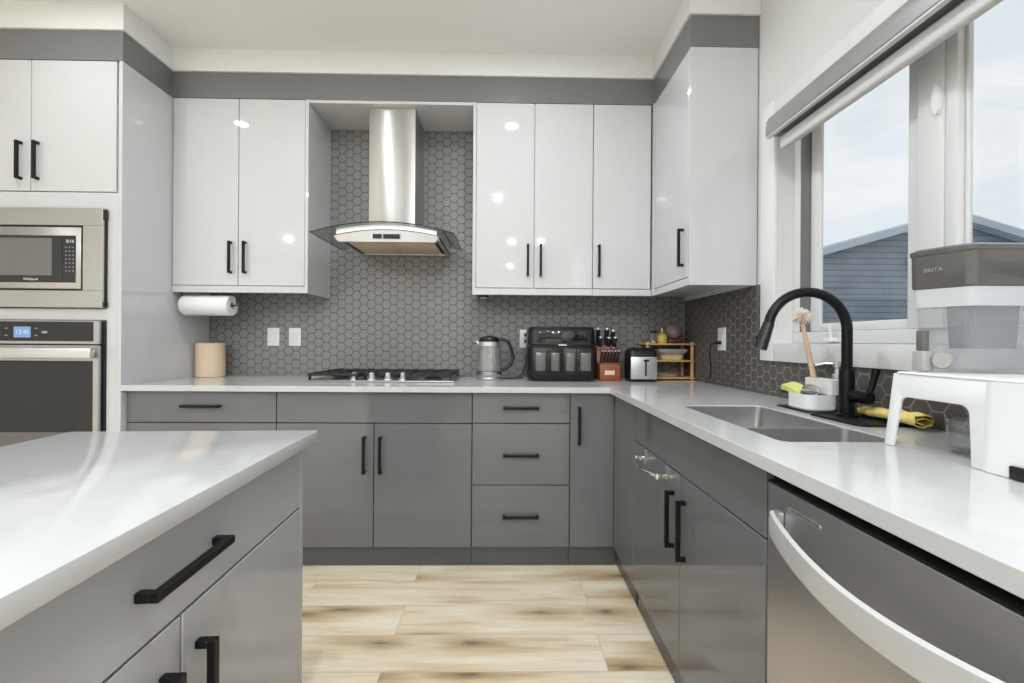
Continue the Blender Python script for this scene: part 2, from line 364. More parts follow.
# ------------------------------------------------------------------ the room
XW, YW, ZC = 1.166, 2.80, 2.78          # right wall, back wall, ceiling
XL, YR = -4.6, -5.2
struct(MB().box(XL, XW+.2, YR, YW+.1, -.12, 0).build('floor', 'floor', smooth=False))
struct(MB().box(XL, XW+.2, YR, YW+.1, ZC, ZC+.1).build('ceiling', 'ceil', smooth=False))
struct(MB().box(XL, XW+.2, YW, YW+.12, 0, ZC).build('wall_back', 'wall', smooth=False))
struct(MB().box(XL-.12, XL, YR, YW+.12, 0, ZC).build('wall_left', 'wall', smooth=False))
WY0, WY1, WZ0, WZ1 = .42, 1.843, 1.143, 2.11     # window opening in the right wall
w = MB()
TW = .122
w.box(XW, XW+TW, WY1, YW, 0, ZC); w.box(XW, XW+TW, YR, WY0, 0, ZC); w.box(XW, XW+TW, WY0, WY1, 0, WZ0); w.box(XW, XW+TW, WY0, WY1, WZ1, ZC)
struct(w.build('wall_right', 'wall', smooth=False))
# rear of the room: a wide glazed opening
RX0, RX1, RZ1 = -2.6, .9, 2.25
w = MB(); w.box(XL, RX0, YR-.15, YR, 0, ZC); w.box(RX1, XW+.2, YR-.15, YR, 0, ZC); w.box(RX0, RX1, YR-.15, YR, RZ1, ZC); w.box(RX0, RX1, YR-.15, YR, 0, .08)
struct(w.build('wall_rear', 'wall', smooth=False))
w = MB()
for x in (RX0+.03, RX0+1.17, RX0+2.33, RX1-.03): w.box(x-.03, x+.03, YR-.11, YR-.05, .08, RZ1)
w.box(RX0, RX1, YR-.11, YR-.05, RZ1-.06, RZ1); w.box(RX0, RX1, YR-.11, YR-.05, .08, .14)
wr = struct(w.build('window_2', 'vinyl', smooth=False))
MB().box(RX0+.05, RX1-.05, YR-.085, YR-.08, .14, RZ1-.06).build('pane', 'glass', wr, smooth=False)

# backsplash
struct(MB().box(-1.883, XW-.006, YW-.006, YW-.0005, .916, 2.49).build('trim_1', 'hex_back', smooth=False), 'gray honeycomb tile backsplash on the back wall')
w = MB(); w.box(XW-.006, XW-.0005, 1.938, YW-.006, .916, 1.41); w.box(XW-.006, XW-.0005, .27, 1.938, .916, 1.066)
struct(w.build('trim_2', 'hex_right', smooth=False), 'dark honeycomb tile backsplash under the window')
struct(MB().cyl((XW-.008, YW-.008, .916), (XW-.008, YW-.008, 1.405), .003, seg=8).build('trim_3', 'plastic_gray'), 'thin metal corner strip between the tiled walls')

# bulkheads above the cabinets: gray band, white band
ZB, ZT = 2.652, 2.507
DU = 2.479
def ribbon(z0, z1, off, name, m, lab):
    w = MB()
    w.box(-2.80, -1.884+off, 2.16-off, YW-.001, z0, z1)
    w.box(-1.884+off, .845-off, DU-off, YW-.001, z0, z1)
    w.box(.845-off, XW-.001, 1.984-off, YW-.001, z0, z1)
    return struct(w.build(name, m, smooth=False), lab)
ribbon(ZT, ZB, 0, 'trim_4', 'fascia_gray', 'gray bulkhead band above the wall cabinets')
ribbon(ZB, ZC-.0005, .012, 'trim_5', 'trim', 'white crown board between gray bulkhead and ceiling')

# window: casing, jambs, frame, sashes
w = MB()
w.box(1.148, XW, WY1, 1.936, 1.067, 2.188, .002); w.box(1.148, XW, .33, WY0, 1.067, 2.188, .002)
w.box(1.148, XW, WY0, WY1, 1.067, WZ0, .002); w.box(1.148, XW, WY0, WY1, WZ1, 2.188, .002)
struct(w.build('trim_6', 'trim'), 'white board casing round the kitchen window')
w = MB()
XF0, XF1 = 1.235, 1.264
w.box(XF0, XF1, WY0+.001, WY1-.001, WZ0+.001, 1.19, .004); w.box(XF0, XF1, WY0+.001, WY1-.001, 2.085, WZ1-.001, .004)
w.box(XF0, XF1, 1.803, WY1-.001, 1.19, 2.085, .004); w.box(XF0, XF1, WY0+.001, .50, 1.19, 2.085, .004)
w.box(1.222, XF1, 1.195, 1.272, 1.19, 2.085, .004); w.box(1.226, XF1, 1.160, 1.1935, 1.19, 2.085, .003)
win = struct(w.build('window_1', 'vinyl'), 'white two-sash kitchen window above the counter')
def sash(y0, y1, gy0, gy1):
    s = MB(); x0, x1 = 1.246, 1.260
    s.box(x0, x1, y0, gy0, 1.191, 2.083, .002); s.box(x0, x1, gy1, y1, 1.191, 2.083, .002)
    s.box(x0, x1, gy0, gy1, 1.191, 1.222, .002); s.box(x0, x1, gy0, gy1, 2.062, 2.083, .002)
    so = s.build('sash', 'vinyl', win)
    MB().box(1.252, 1.256, gy0, gy1, 1.222, 2.062).build('pane', 'glass', so, smooth=False)
    return so
sash(1.273, 1.752, 1.325, 1.700); sash(.503, 1.159, .56, 1.150)
MB().box(1.238, 1.262, 1.753, 1.802, 1.191, 2.083).build('recess_shade', 'recess_shade', win, smooth=False)  # gray strip painting the shadow in the frame recess
# latch on the mullion
lk = MB(); lk.loft([[(1.221-.013*k, 1.205+.011*math.cos(a), 1.835+.042*math.sin(a)) for a in [2*PI*i/20 for i in range(20)]] for k in (0, .8, 1)], (True, True))
lk.build('latch', 'plastic_white', win)
ck = MB(); ck.box(1.205, 1.2345, 1.585, 1.625, 1.150, 1.165, .003); ck.tube([(1.222, 1.605, 1.163), (1.215, 1.602, 1.18), (1.210, 1.598, 1.215)], .005, 8)
ck.build('crank_handle', 'plastic_white', win)

# ceiling downlights
pots = [(.04, 1.68), (-1.0, 1.66), (-2.0, 1.65), (-.09, .06), (-1.15, .05), (-2.2, .05), (.57, -2.1), (.1, -2.1), (-1.1, -2.1), (-2.3, -2.1), (-3.5, .05), (-3.5, -2.1), (.1, -4.4), (-2.3, -4.4)]
proto = None
for i, (x, y) in enumerate(pots):
    if proto is None:
        c = thing('ceiling_light', 'round white recessed ceiling downlight', 'ceiling light', (x, y, ZC), 'recessed ceiling downlights')
        t_ = MB().lathe([(.068, -.001), (.066, -.006), (.048, -.008), (.046, -.003), (.046, -.001)], (x, y, ZC), 32, caps=(False, False)).build('trim_ring', 'trim', c)
        l_ = MB().lathe([(.0, -.004), (.045, -.004), (.045, -.001), (.0, -.001)], (x, y, ZC), 32, caps=(False, False)).build('lens', 'lens', c)
        proto = (c, t_, l_)
    else:
        c = proto[0].copy(); COL.objects.link(c); c.location = (x, y, ZC)
        for q in proto[1:]:
            d = q.copy(); COL.objects.link(d); d.parent = c
    la = bpy.data.lights.new('downlight', 'AREA'); la.shape = 'DISK'; la.size = .08; la.energy = LAMP_W*((.5 if x > -.5 else .25) if y > 1 else (1.25 if x > -.5 else .2) if y > -1 else 1.75); la.color = (.865, .935, 1)
    lo = bpy.data.objects.new('downlight', la); COL.objects.link(lo); lo.parent = c; lo.location = (0, 0, -.012)

# ------------------------------------------------------------------ outside
struct(MB().box(-40, 60, -40, 60, -.9, -.6).build('ground', 'grass', smooth=False))
h = thing('neighbour_house', 'blue-gray gabled house with lap siding seen through the window', 'house', (14.37, 14, -.6))
apx, apz, sl = 14.40, 5.20, .285
eL, eR = 8.6, 19.2
MB().prism([(eL, -.6), (eR, -.6), (eR, apz-sl*(eR-apx)), (apx, apz), (eL, apz-sl*(apx-eL))], 'y', 14.0, 21).build('wall', 'siding', h, smooth=False)
r = MB()
for sg, e in ((-1, 8.1), (1, 19.8)):
    d = abs(e-apx)
    r.prism([(apx, apz+.02), (e, apz+.02-sl*d), (e, apz+.26-sl*d), (apx, apz+.26)], 'y', 13.62, 21.4)
r.build('roof', 'shingle', h, smooth=False)
b = MB()
for sg, e in ((-1, 8.1), (1, 19.8)):
    d = abs(e-apx)
    b.prism([(apx, apz-.02), (e, apz-.02-sl*d), (e, apz+.20-sl*d), (apx, apz+.20)], 'y', 13.58, 13.62)
b.build('barge_board', 'fascia_out', h, smooth=False)
lm = MB(); lm.box(13.13, 13.30, 13.75, 13.995, 3.80, 3.93, .02); lm.build('flood_lamp', 'plastic_white', h)
g = thing('garage', 'pale sided garage wall outside, seen low through the water tank', 'garage', (18, 12.6, -.6))
MB().box(14.35, 21, 12.4, 13.4, -.6, 2.35).build('wall', 'siding_w', g, smooth=False)
MB().box(14.3, 21.1, 12.3, 13.5, 2.35, 2.5).build('roof', 'shingle', g, smooth=False)

# ------------------------------------------------------------------ cabinet helpers
def handle(parent, c, axis, out, ln=.185, m='black_metal', so=.03, t=.013):
    """square bar pull: c = middle of the bar's foot line on the door face"""
    c = Vector(c); o = Vector(out); a = Vector({'x': (1, 0, 0), 'y': (0, 1, 0), 'z': (0, 0, 1)}[axis])
    s = MB(); k = a.cross(o)
    def bx(ca, la, co0, co1):
        p = [c+a*(ca-la/2)+o*co0-k*(t/2), c+a*(ca+la/2)+o*co1+k*(t/2)]
        s.box(*[f(p[0][i], p[1][i]) for i in range(3) for f in (min, max)], .0015, 1)
    bx(0, ln, so-t, so); bx(-ln/2+t/2, t, .0005, so-t+.001); bx(ln/2-t/2, t, .0005, so-t+.001)
    return s.build('handle', m, parent)
G = .0022
BF = 2.19           # back-run door faces
def bfront(root, x0, x1, z0, z1, name, m='gray_gloss', f=BF, th=.019):
    return MB().box(x0+G, x1-G, f, f+th, z0+G, z1-G, .0012, 1).build(name, m, root)
def base_back(name, label, x0, x1, toe=True, gx1=None):
    r = thing(name, label, 'cabinet', ((x0+x1)/2, 2.5, 0), 'gray base cabinets')
    MB().box(x0+.001, (gx1 or x1)-.001, BF+.0195, YW-.002, .101, .8855).build('carcass', 'carcass_dark', r, smooth=False)
    MB().box(x0+.001, (gx1 or x1)-.001, BF+.0235, BF+.045, .001, .1).build('toe_kick', 'gray_matt', r, smooth=False)
    return r
# left drawer bank
r = base_back('base_cabinet', 'glossy gray drawer base cabinet beside the tall white oven cabinet', -1.882, -1.141)
for z0, z1 in ((.727, .884), (.417, .727), (.102, .417)):
    d = bfront(r, -1.882, -1.141, z0, z1, 'drawer'); handle(d, (-1.5085, BF, (z0+z1)/2+.005), 'x', (0, -1, 0), .19)
# cooktop cabinet
r = base_back('base_cabinet', 'wide glossy gray double-door base cabinet under the gas cooktop', -1.141, -.163)
bfront(r, -1.141, -.163, .727, .884, 'false_front')
for x0, x1, hx in ((-1.141, -.655, -.700), (-.655, -.163, -.620)):
    d = bfront(r, x0, x1, .102, .727, 'door'); handle(d, (hx, BF, .570), 'z', (0, -1, 0), .185)
# three drawers
r = base_back('base_cabinet', 'glossy gray three-drawer base cabinet below the kettle and air fryer', -.163, .332)
for z0, z1, hz in ((.729, .884, .808), (.417, .729, .570), (.102, .417, .262)):
    d = bfront(r, -.163, .332, z0, z1, 'drawer'); handle(d, (.084, BF, hz), 'x', (0, -1, 0), .18)
# narrow corner door
r = base_back('base_cabinet', 'narrow single-door gray base cabinet in the inside corner', .332, .555, gx1=.575)
d = bfront(r, .332, .5575, .102, .884, 'door'); handle(d, (.377, BF, .720), 'z', (0, -1, 0), .19)

RF = .556           # right-run door faces
def rfront(root, y0, y1, z0, z1, name, m='gray_gloss'):
    return MB().box(RF, RF+.019, y0+G, y1-G, z0+G, z1-G, .0012, 1).build(name, m, root)
def base_right(name, label, y0, y1, cy1=None, top=.8855):
    r = thing(name, label, 'cabinet', (.86, (y0+y1)/2, 0), 'gray base cabinets')
    MB().box(RF+.0195, XW-.002, y0+.001, (cy1 or y1)-.001, .101, top).build('carcass', 'carcass_dark', r, smooth=False)
    MB().box(RF+.0235, RF+.045, y0+.001, y1+.022, .001, .1).build('toe_kick', 'gray_matt', r, smooth=False)
    return r
r = base_right('base_cabinet', 'plain gray corner base cabinet with a handleless panel, beside the sink cabinet', 1.853, 2.190, cy1=YW-.002)
rfront(r, 1.853, 2.1895, .102, .884, 'panel')
r = base_right('base_cabinet', 'gray sink base cabinet with two doors under a false front', .910, 1.853, top=.70)
rfront(r, .910, 1.853, .727, .884, 'false_front')
d1 = rfront(r, 1.360, 1.853, .102, .727, 'door'); handle(d1, (RF, 1.410, .566), 'z', (-1, 0, 0), .185)
d2 = rfront(r, .910, 1.360, .102, .727, 'door'); handle(d2, (RF, 1.318, .566), 'z', (-1, 0, 0), .185)
# sides of the sink cabinet up to the worktop
for y0 in (1.833, .911): MB().box(RF+.0195, XW-.002, y0, y0+.019, .7005, .8855).build('side_panel', 'carcass_dark', r, smooth=False)
# towel bar hooked over the left sink door
t = thing('towel_bar', 'curved chrome over-door towel bar hooked on the left sink cabinet door', 'towel rail', (.54, 1.6, .68))
for y in (1.705, 1.470):
    s = MB(); s.prism([(.5525, .665), (.5552, .665), (.5552, .7262), (.570, .7262), (.570, .7288), (.5525, .7288)], 'y', y-.011, y+.011); s.build('hook', 'chrome', t)
    s = MB(); s.cyl((.552, y, .686), (.520, y, .686), .0085, .0075, 16); s.ball((.524, y, .686), .011); s.build('mount', 'chrome', t)
MB().tube([(.523-.030*math.sin(PI*i/16), 1.705-.235*i/16, .686) for i in range(17)], .0048, 10).build('bar', 'chrome', t)

# dishwasher
t = thing('dishwasher', 'stainless steel dishwasher with a bowed bar handle under the counter', 'dishwasher', (.86, .61, 0))
MB().box(RF+.03, XW-.01, .312, .906, .02, .872, .002).build('tub', 'black_plastic', t)
MB().box(RF, RF+.028, .313, .9065, .115, .853, .004).build('door', 'steel_dark', t)
MB().box(RF+.0015, RF+.028, .315, .9045, .8532, .857).build('control_strip', 'dark_inner', t, smooth=False)
MB().box(RF+.03, RF+.045, .313, .9055, .003, .105).build('toe_kick', 'black_plastic', t)
s = MB(); n = 24; rings = []
for i in range(n+1):
    u = i/n; y = .868-.516*u; o = .012+.040*math.sin(PI*u)**.8; x = RF-o
    zc = .781 - .026*math.sin(PI*u)
    hh = .026
    rings.append([(x, y, zc-hh), (x-.007, y, zc-hh+.004), (x-.009, y, zc), (x-.007, y, zc+hh-.004), (x, y, zc+hh), (x+.004, y, zc)])
s.loft(rings)
hd = s.build('handle', 'satin', t)
for y0 in (.850, .350): MB().box(RF-.012, RF-.0003, y0, y0+.018, .764, .808, .002).build('bracket', 'steel_bright', hd)
s = MB(); P = rrect(.752, .838, .8160, .8235, .0035)
s.tube([(RF-.0004, y, z) for y, z in P], .0010, 6, closed=True); s.build('badge', 'steel_bright', t)
MB().box(RF+.0008, RF+.02, .27, .3115, .102, .884).build('filler_strip', 'gray_gloss', None)
o = bpy.data.objects['filler_strip']; tag(o, 'gray end panel closing the base run past the dishwasher', 'panel')
MB().box(RF+.022, XW-.002, .27, .3095, .001, .885).build('end_board', 'carcass_dark', o, smooth=False)

# ------------------------------------------------------------------ worktop with sink cut-out
SX0, SX1, SY0, SY1 = .645, .935, .995, 1.572
def plate(outer, hole, z0, z1, bev):
    bm = bmesh.new(); E = []
    for loop in [outer]+([hole] if hole else []):
        vs = [bm.verts.new((x, y, z1)) for x, y in loop]
        E += [bm.edges.new((vs[i], vs[(i+1) % len(vs)])) for i in range(len(vs))]
    bmesh.ops.triangle_fill(bm, use_beauty=True, edges=E)
    ex = bmesh.ops.extrude_face_region(bm, geom=bm.faces[:])
    for v in [g for g in ex['geom'] if isinstance(g, bmesh.types.BMVert)]: v.co.z = z0
    bmesh.ops.recalc_face_normals(bm, faces=bm.faces[:])
    ed = [e for e in bm.edges if len(e.link_faces) == 2 and e.calc_face_angle(0) > .8 and abs(e.verts[0].co.z-e.verts[1].co.z) < 1e-5]
    bmesh.ops.bevel(bm, geom=ed, offset=bev, segments=2, profile=.5, affect='EDGES')
    return MB().add_bm(bm)
ZCT = .915; ZCB = .8862
o = plate([(-1.8825, 2.158), (.525, 2.158), (.525, .27), (XW-.007, .27), (XW-.007, YW-.007), (-1.8825, YW-.007)], rrect(SX0, SX1, SY0, SY1, .022), ZCB, ZCT, .0015).build('countertop', 'quartz', ang=20)
tag(o, 'white quartz L-shaped worktop running along both walls', 'countertop')

t = thing('sink', 'stainless steel double-bowl sink sunk in the white worktop by the window', 'sink', (.797, 1.28, .71))
def bowl(y0, y1, zt, zb, nm):
    s = MB()
    O = lambda k, z: zring(rrect(SX0+.0012+k, SX1-.0012-k, y0+k, y1-k, .021), z)
    s.loft([O(.002, zb-.003), O(-.001, zt), O(.003, zt), O(.004, zt-.02), O(.010, zb+.02), O(.022, zb)], (True, True))
    b = s.build(nm, 'sink_steel', t)
    cx, cy = (SX0+SX1)/2, (y0+y1)/2
    MB().lathe([(.0, .003), (.030, .003), (.042, .005), (.045, .001)], (cx, cy, zb), 24, caps=(False, False)).build('drain', 'chrome', b)
bowl(1.1815, SY1-.0012, .9115, .715, 'bowl'); bowl(SY0+.0012, 1.1685, .9115, .745, 'bowl')
MB().box(SX0+.004, SX1-.004, 1.169, 1.181, .890, .9085, .003).build('divider', 'steel_bright', t)

# ------------------------------------------------------------------ tall oven cabinet
TX0, TX1, TF = -2.742, -1.884, 2.16
t = thing('tall_cabinet', 'tall white oven cabinet with two upper doors at the left', 'cabinet', (-2.31, 2.48, 0))
MB().box(TX1-.019, TX1-.0005, TF, YW-.002, .001, ZT-.001, .001, 1).build('side_panel', 'white_gloss', t)
MB().box(TX0, TX0+.019, TF, YW-.002, .001, ZT-.001, .001, 1).build('side_panel', 'white_gloss', t)
s = MB()
OX0, OX1 = -2.705, -1.966
s.box(TX0+.0195, TX1-.0195, TF+.001, TF+.02, 1.2335, 1.2885); s.box(TX0+.0195, TX1-.0195, TF+.001, TF+.02, 1.7775, 1.8585)
s.box(OX1+.012, TX1-.0195, TF+.001, TF+.02, 1.2885, 1.7775); s.box(TX0+.0195, OX0-.012+.03, TF+.001, TF+.02, 1.2885, 1.7775)
s.box(OX1+.012, TX1-.0195, TF+.001, TF+.02, .50, 1.2335); s.box(TX0+.0195, OX0-.012+.03, TF+.001, TF+.02, .50, 1.2335)
s.build('face_frame', 'white_gloss', t, smooth=False)
MB().box(TX0+.0195, TX1-.0195, TF+.021, YW-.003, 1.8585, ZT-.002).build('carcass', 'white_box', t, smooth=False)
for x0, x1, hx in ((TX0+.02, -2.325, -2.368), (-2.325, TX1-.0265, -2.286)):
    d = MB().box(x0+G, x1-G, TF-.001, TF+.018, 1.863, ZT-.004, .0015, 1).build('door', 'white_gloss', t); handle(d, (hx, TF-.001, 2.008), 'z', (0, -1, 0), .185)
d = MB().box(TX0+.021, TX1-.021, TF-.001, TF+.018, .11, .495, .0015, 1).build('drawer', 'gray_gloss', t); handle(d, (-2.33, TF-.001, .40), 'x', (0, -1, 0), .19)
MB().box(TX0+.021, TX1-.021, TF+.02, TF+.04, .002, .1).build('toe_kick', 'gray_matt', t)

# microwave in its steel trim kit
t = thing('microwave', 'stainless steel built-in microwave above the wall oven', 'microwave', (-2.33, 2.4, 1.29))
MX0, MX1, MZ0, MZ1 = -2.672, -1.952, 1.292, 1.774
PX0, PX1, PZ0, PZ1 = -2.570, -2.046, 1.374, 1.690     # inner opening
f = TF-.028
s = MB()
s.box(MX0, MX1, f, f+.012, PZ1, MZ1, .0015, 1); s.box(MX0, MX1, f, f+.012, MZ0, PZ0, .0015, 1)
s.box(PX1, MX1, f, f+.012, PZ0, PZ1, .0015, 1); s.box(MX0, PX0, f, f+.012, PZ0, PZ1, .0015, 1)
s.build('trim_frame', 'steel_h', t)
s = MB(); s.box(MX0+.004, MX1+.0005, f+.0125, TF+.0005, MZ0+.003, MZ1-.003); s.build('housing', 'black_plastic', t, smooth=False)
for z0, z1 in ((MZ1-.055, MZ1-.004), (MZ0+.004, MZ0+.03)): MB().box(MX1-.002, MX1+.006, f+.004, TF-.001, z0, z1, .003).build('bracket', 'black_plastic', t)
c = MB().box(PX0+.009, PX1-.009, f+.002, f+.0124, PZ0+.009, PZ1-.009, .002).build('front', 'steel_h', t)
MB().box(PX0+.02, PX1-.096, f-.001, f+.0019, PZ0+.038, PZ1-.050, .0004, 1).build('door', 'black_gloss', t)
MB().box(PX1-.094, PX1-.034, f-.001, f+.0019, PZ0+.038, PZ1-.050, .0004, 1).build('control_panel', 'black_gloss', t)
MB().box(PX0+.05, PX1-.145, f-.0016, f-.0011, PZ0+.072, PZ1-.064).build('window', 'mw_window', t, smooth=False)
text('8:16', (PX1-.058, f-.0013, PZ1-.078), (1, 0, 0), (0, 0, 1), .016, 'mark', t, 'clock')
s = MB()
for rI in range(7):
    for cI in range(3): s.box(PX1-.081+cI*.017, PX1-.074+cI*.017, f-.0015, f-.0011, PZ1-.110-rI*.019, PZ1-.105-rI*.019)
s.build('keypad', 'mark_gray', t, smooth=False)
text('Whirlpool', (PX1-.245, f-.0013, PZ0+.054), (1, 0, 0), (0, 0, 1), .012, 'mark', t, 'lettering')

# wall oven
t = thing('wall_oven', 'stainless steel wall oven with black glass door in the tall cabinet', 'oven', (-2.33, 2.4, .5))
f = TF-.03; Z0, Z1 = .515, 1.229
OXL = -2.70
s = MB(); s.box(OXL+.004, OX1+.010, f+.022, TF+.50, Z0+.002, Z1-.002); s.build('housing', 'black_plastic', t, smooth=False)
s = MB(); PZ = 1.116
s.box(OXL, OX1, f, f+.02, Z1-.006, Z1, .0008, 1); s.box(OXL, OX1, f, f+.02, PZ, PZ+.013, .0008, 1); s.box(OX1-.024, OX1, f, f+.02, PZ+.013, Z1-.006, .0008, 1); s.box(OXL, OXL+.024, f, f+.02, PZ+.013, Z1-.006, .0008, 1)
s.build('panel_frame', 'steel_h', t)
cp = MB().box(OXL+.0245, OX1-.0245, f+.002, f+.02, PZ+.0135, Z1-.0065).build('control_panel', 'oven_glass', t, smooth=False)
MB().box(-2.370, -2.290, f+.0012, f+.0018, PZ+.030, PZ+.082).build('display', 'screen', t, smooth=False)
text('12:45', (-2.330, f+.0010, PZ+.056), (1, 0, 0), (0, 0, 1), .022, 'mark', t, 'clock', .0003)
s = MB()
for x in (-2.405, -2.263): 
    for z in (PZ+.040, PZ+.074): s.box(x-.008, x+.006, f+.0012, f+.0018, z-.002, z+.002)
s.box(-2.237, -2.211, f+.0012, f+.0018, PZ+.050, PZ+.062); s.build('keypad', 'mark_gray', t, smooth=False)
DT = PZ-.007
s = MB()
s.box(OX1-.026, OX1, f, f+.02, Z0, DT, .0008, 1); s.box(OXL, OXL+.026, f, f+.02, Z0, DT, .0008, 1)
s.box(OXL+.026, OX1-.026, f, f+.02, DT-.075, DT, .0008, 1)
dr = s.build('door', 'steel_h', t)
MB().box(OXL+.0265, OX1-.0265, f+.0005, f+.02, Z0, .688, .0008, 1).build('lower_trim', 'plastic_dgray', dr)
MB().box(OXL+.0265, OX1-.0265, f+.001, f+.02, .6885, DT-.0755).build('glass', 'oven_glass', dr, smooth=False)
s = MB(); s.box(OXL+.012, OX1+.008, f-.050, f-.032, DT-.062, DT-.010, .006)
s.box(OX1-.030, OX1-.012, f-.033, f-.0003, DT-.050, DT-.022, .003); s.box(OXL+.018, OXL+.034, f-.036, f-.0003, DT-.050, DT-.022, .003)
s.build('handle', 'steel_bright', dr)

# ------------------------------------------------------------------ wall cabinets
ZU, ZD = 1.409, 1.447
def upper(label, x0, x1, doors, sides, name='wall_cabinet'):
    t = thing(name, label, 'cabinet', ((x0+x1)/2, 2.64, ZU), 'white wall cabinets')
    MB().box(x0+.001, x1-.001, DU+.0195, YW-.007, ZU+.03, ZT-.001).build('carcass', 'white_box', t, smooth=False)
    MB().box(x0+.0005, x1-.0005, DU+.002, DU+.02, ZU, ZD-.001, .001, 1).build('valance', 'white_gloss', t)
    for sx in sides:
        MB().box(*((x0, x0+.018) if sx < 0 else (x1-.018, x1)), DU-.001, YW-.0065, ZU-.001, ZT-.001, .0008, 1).build('side_panel', 'white_gloss', t)
    for a, b, hx in doors:
        d = MB().box(a+G, b-G, DU, DU+.0185, ZD+G, ZT-.003, .0015, 1).build('door', 'white_gloss', t)
        if hx is not None: handle(d, (hx, DU, 1.606), 'z', (0, -1, 0), .18)
    return t
tl = upper('white double-door wall cabinet above the paper towel holder', -1.8825, -1.121, ((-1.881, -1.513, -1.551), (-1.513, -1.139, -1.470)), (1,))
# the lifted valance edge on the left side shows as a slim step
upper('white double-door wall cabinet just right of the range hood', -.189, .499, ((-.171, .163, .127), (.163, .499, .200)), (-1,))
upper('white single-door wall cabinet in the corner, left of the side-facing one', .499, .838, ((.499, .834, .533),), ())
t = thing('wall_cabinet', 'white wall cabinet on the window wall, its plain end panel toward the room', 'cabinet', (1.0, 2.3, ZU), 'white wall cabinets')
MB().box(.8655, XW-.007, 2.004, YW-.009, ZU+.03, ZT-.001).build('carcass', 'white_box', t, smooth=False)
MB().box(.8455, XW-.0065, 1.984, 2.003, ZU, ZT-.001, .0012, 1).build('end_panel', 'white_gloss', t)
d = MB().box(.845, .864, 2.0045, 2.456, ZD+.001, ZT-.003, .0015, 1).build('door', 'white_gloss', t); handle(d, (.845, 2.048, 1.594), 'z', (-1, 0, 0), .18)
MB().box(.847, .865, 2.0035, DU-.0015, ZU, ZD-.001, .001, 1).build('valance', 'white_gloss', t)
MB().box(.8465, .865, 2.4575, DU-.0015, ZD, ZT-.003).box(.8388, .8466, 2.4575, DU+.001, ZU, ZT-.003).build('filler_strip', 'white_gloss', t)
o = MB().box(-1.1205, -.1895, DU+.001, YW-.007, ZT-.018, ZT-.001, .001, 1).build('bridge_panel', 'white_gloss')
tag(o, 'white panel bridging the two wall cabinets above the range hood', 'panel')

t = thing('puck_light', 'small black puck fitting under the wall cabinet right of the range hood', 'puck light', (-.125, 2.50, ZU))
MB().lathe([(.0, -.014), (.026, -.014), (.030, -.010), (.030, -.0005), (.0, -.0005)], (-.125, 2.515, ZU), 20, caps=(False, False)).build('housing', 'black_plastic', t)
MB().lathe([(.0, -.0165), (.020, -.0165), (.020, -.0142), (.0, -.0142)], (-.125, 2.515, ZU), 20, caps=(False, False)).build('cover', 'plastic_white', t)

# ------------------------------------------------------------------ range hood
t = thing('range_hood', 'stainless chimney range hood with curved glass canopy over the cooktop', 'range hood', (-.655, 2.6, 1.67))
s = MB(); s.prism([(-.792, 2.52), (-.526, 2.52), (-.526, YW-.008), (-.792, YW-.008)], 'z', 1.775, ZT-.0195, .002)
s.build('chimney', 'steel_v', t)
MB().box(-.786, -.532, 2.526, YW-.009, 1.765, 1.78).build('collar', 'steel_v', t)
def arch(x, rise=.058, half=.378, c=-.652): return rise*(1-((x-c)/half)**2)
s = MB(); rings = []; n = 28
for i in range(n+1):
    x = -1.030+.756*i/n; z = 1.708+arch(x)
    rings.append([(x, 2.30, z), (x, YW-.03, z), (x, YW-.03, z+.006), (x, 2.30, z+.006)])
s.loft(rings); gl = s.build('glass_canopy', 'hoodglass', t)
s = MB(); s.tube([(-1.030+.756*i/n, 2.2985, 1.711+arch(-1.030+.756*i/n)) for i in range(n+1)], .0028, 6)
s.tube([(-1.030, 2.2985, 1.711), (-1.030, YW-.03, 1.711)], .002, 6); s.tube([(-.274, 2.2985, 1.711), (-.274, YW-.03, 1.711)], .002, 6)
s.build('glass_edge', 'glass_edge', gl)
# body: arched strip above the glass, front fascia, filters
BX0, BX1 = -.918, -.358
def fz(x): return 1.7005+.033*(1-((x-(BX0+BX1)/2)/((BX1-BX0)/2))**2)
def band(xa, xb, yf, yb, lo, hi, n=24):
    m_ = MB(); rings = []
    for i in range(n+1):
        x = xa+(xb-xa)*i/n
        rings.append([(x, yf, lo(x)), (x, yf, hi(x)), (x, yb, hi(x)), (x, yb, lo(x))])
    return m_.loft(rings)
band(BX0+.012, BX1-.012, 2.334, YW-.012, lambda x: fz(x)+.0035, lambda x: 1.7065+arch(x)).build('top_plate', 'steel_bright', t)
band(BX0-.002, BX1+.002, 2.326, YW-.02, lambda x: fz(x), lambda x: fz(x)+.0033).build('seal', 'black_plastic', t)
s = MB(); rings = []
for i in range(25):
    u = i/24; xt = BX0+(BX1-BX0)*u; xb = BX0+.02+(BX1-BX0-.04)*u
    rings.append([(xb, 2.338, 1.672), (xt, 2.328, fz(xt)-.0005), (xt, 2.352, fz(xt)-.0005), (xb, 2.362, 1.672)])
s.loft(rings); fa = s.build('fascia', 'steel_bright', t)
s = MB()
s.box(BX0+.002, BX0+.02, 2.352, YW-.02, 1.684, 1.6995, .002); s.box(BX1-.02, BX1-.002, 2.352, YW-.02, 1.684, 1.6995, .002); s.box(BX0+.02, BX1-.02, YW-.05, YW-.02, 1.684, 1.70, .002)
s.box(BX0+.02, BX1-.02, 2.362, 2.40, 1.684, 1.69)
s.build('shell', 'steel_dark', t)
MB().box(BX0+.04, (BX0+BX1)/2-.002, 2.41, YW-.06, 1.686, 1.698, .002).build('filter', 'filter', t); MB().box((BX0+BX1)/2+.002, BX1-.04, 2.41, YW-.06, 1.686, 1.698, .002).build('filter', 'filter', t)
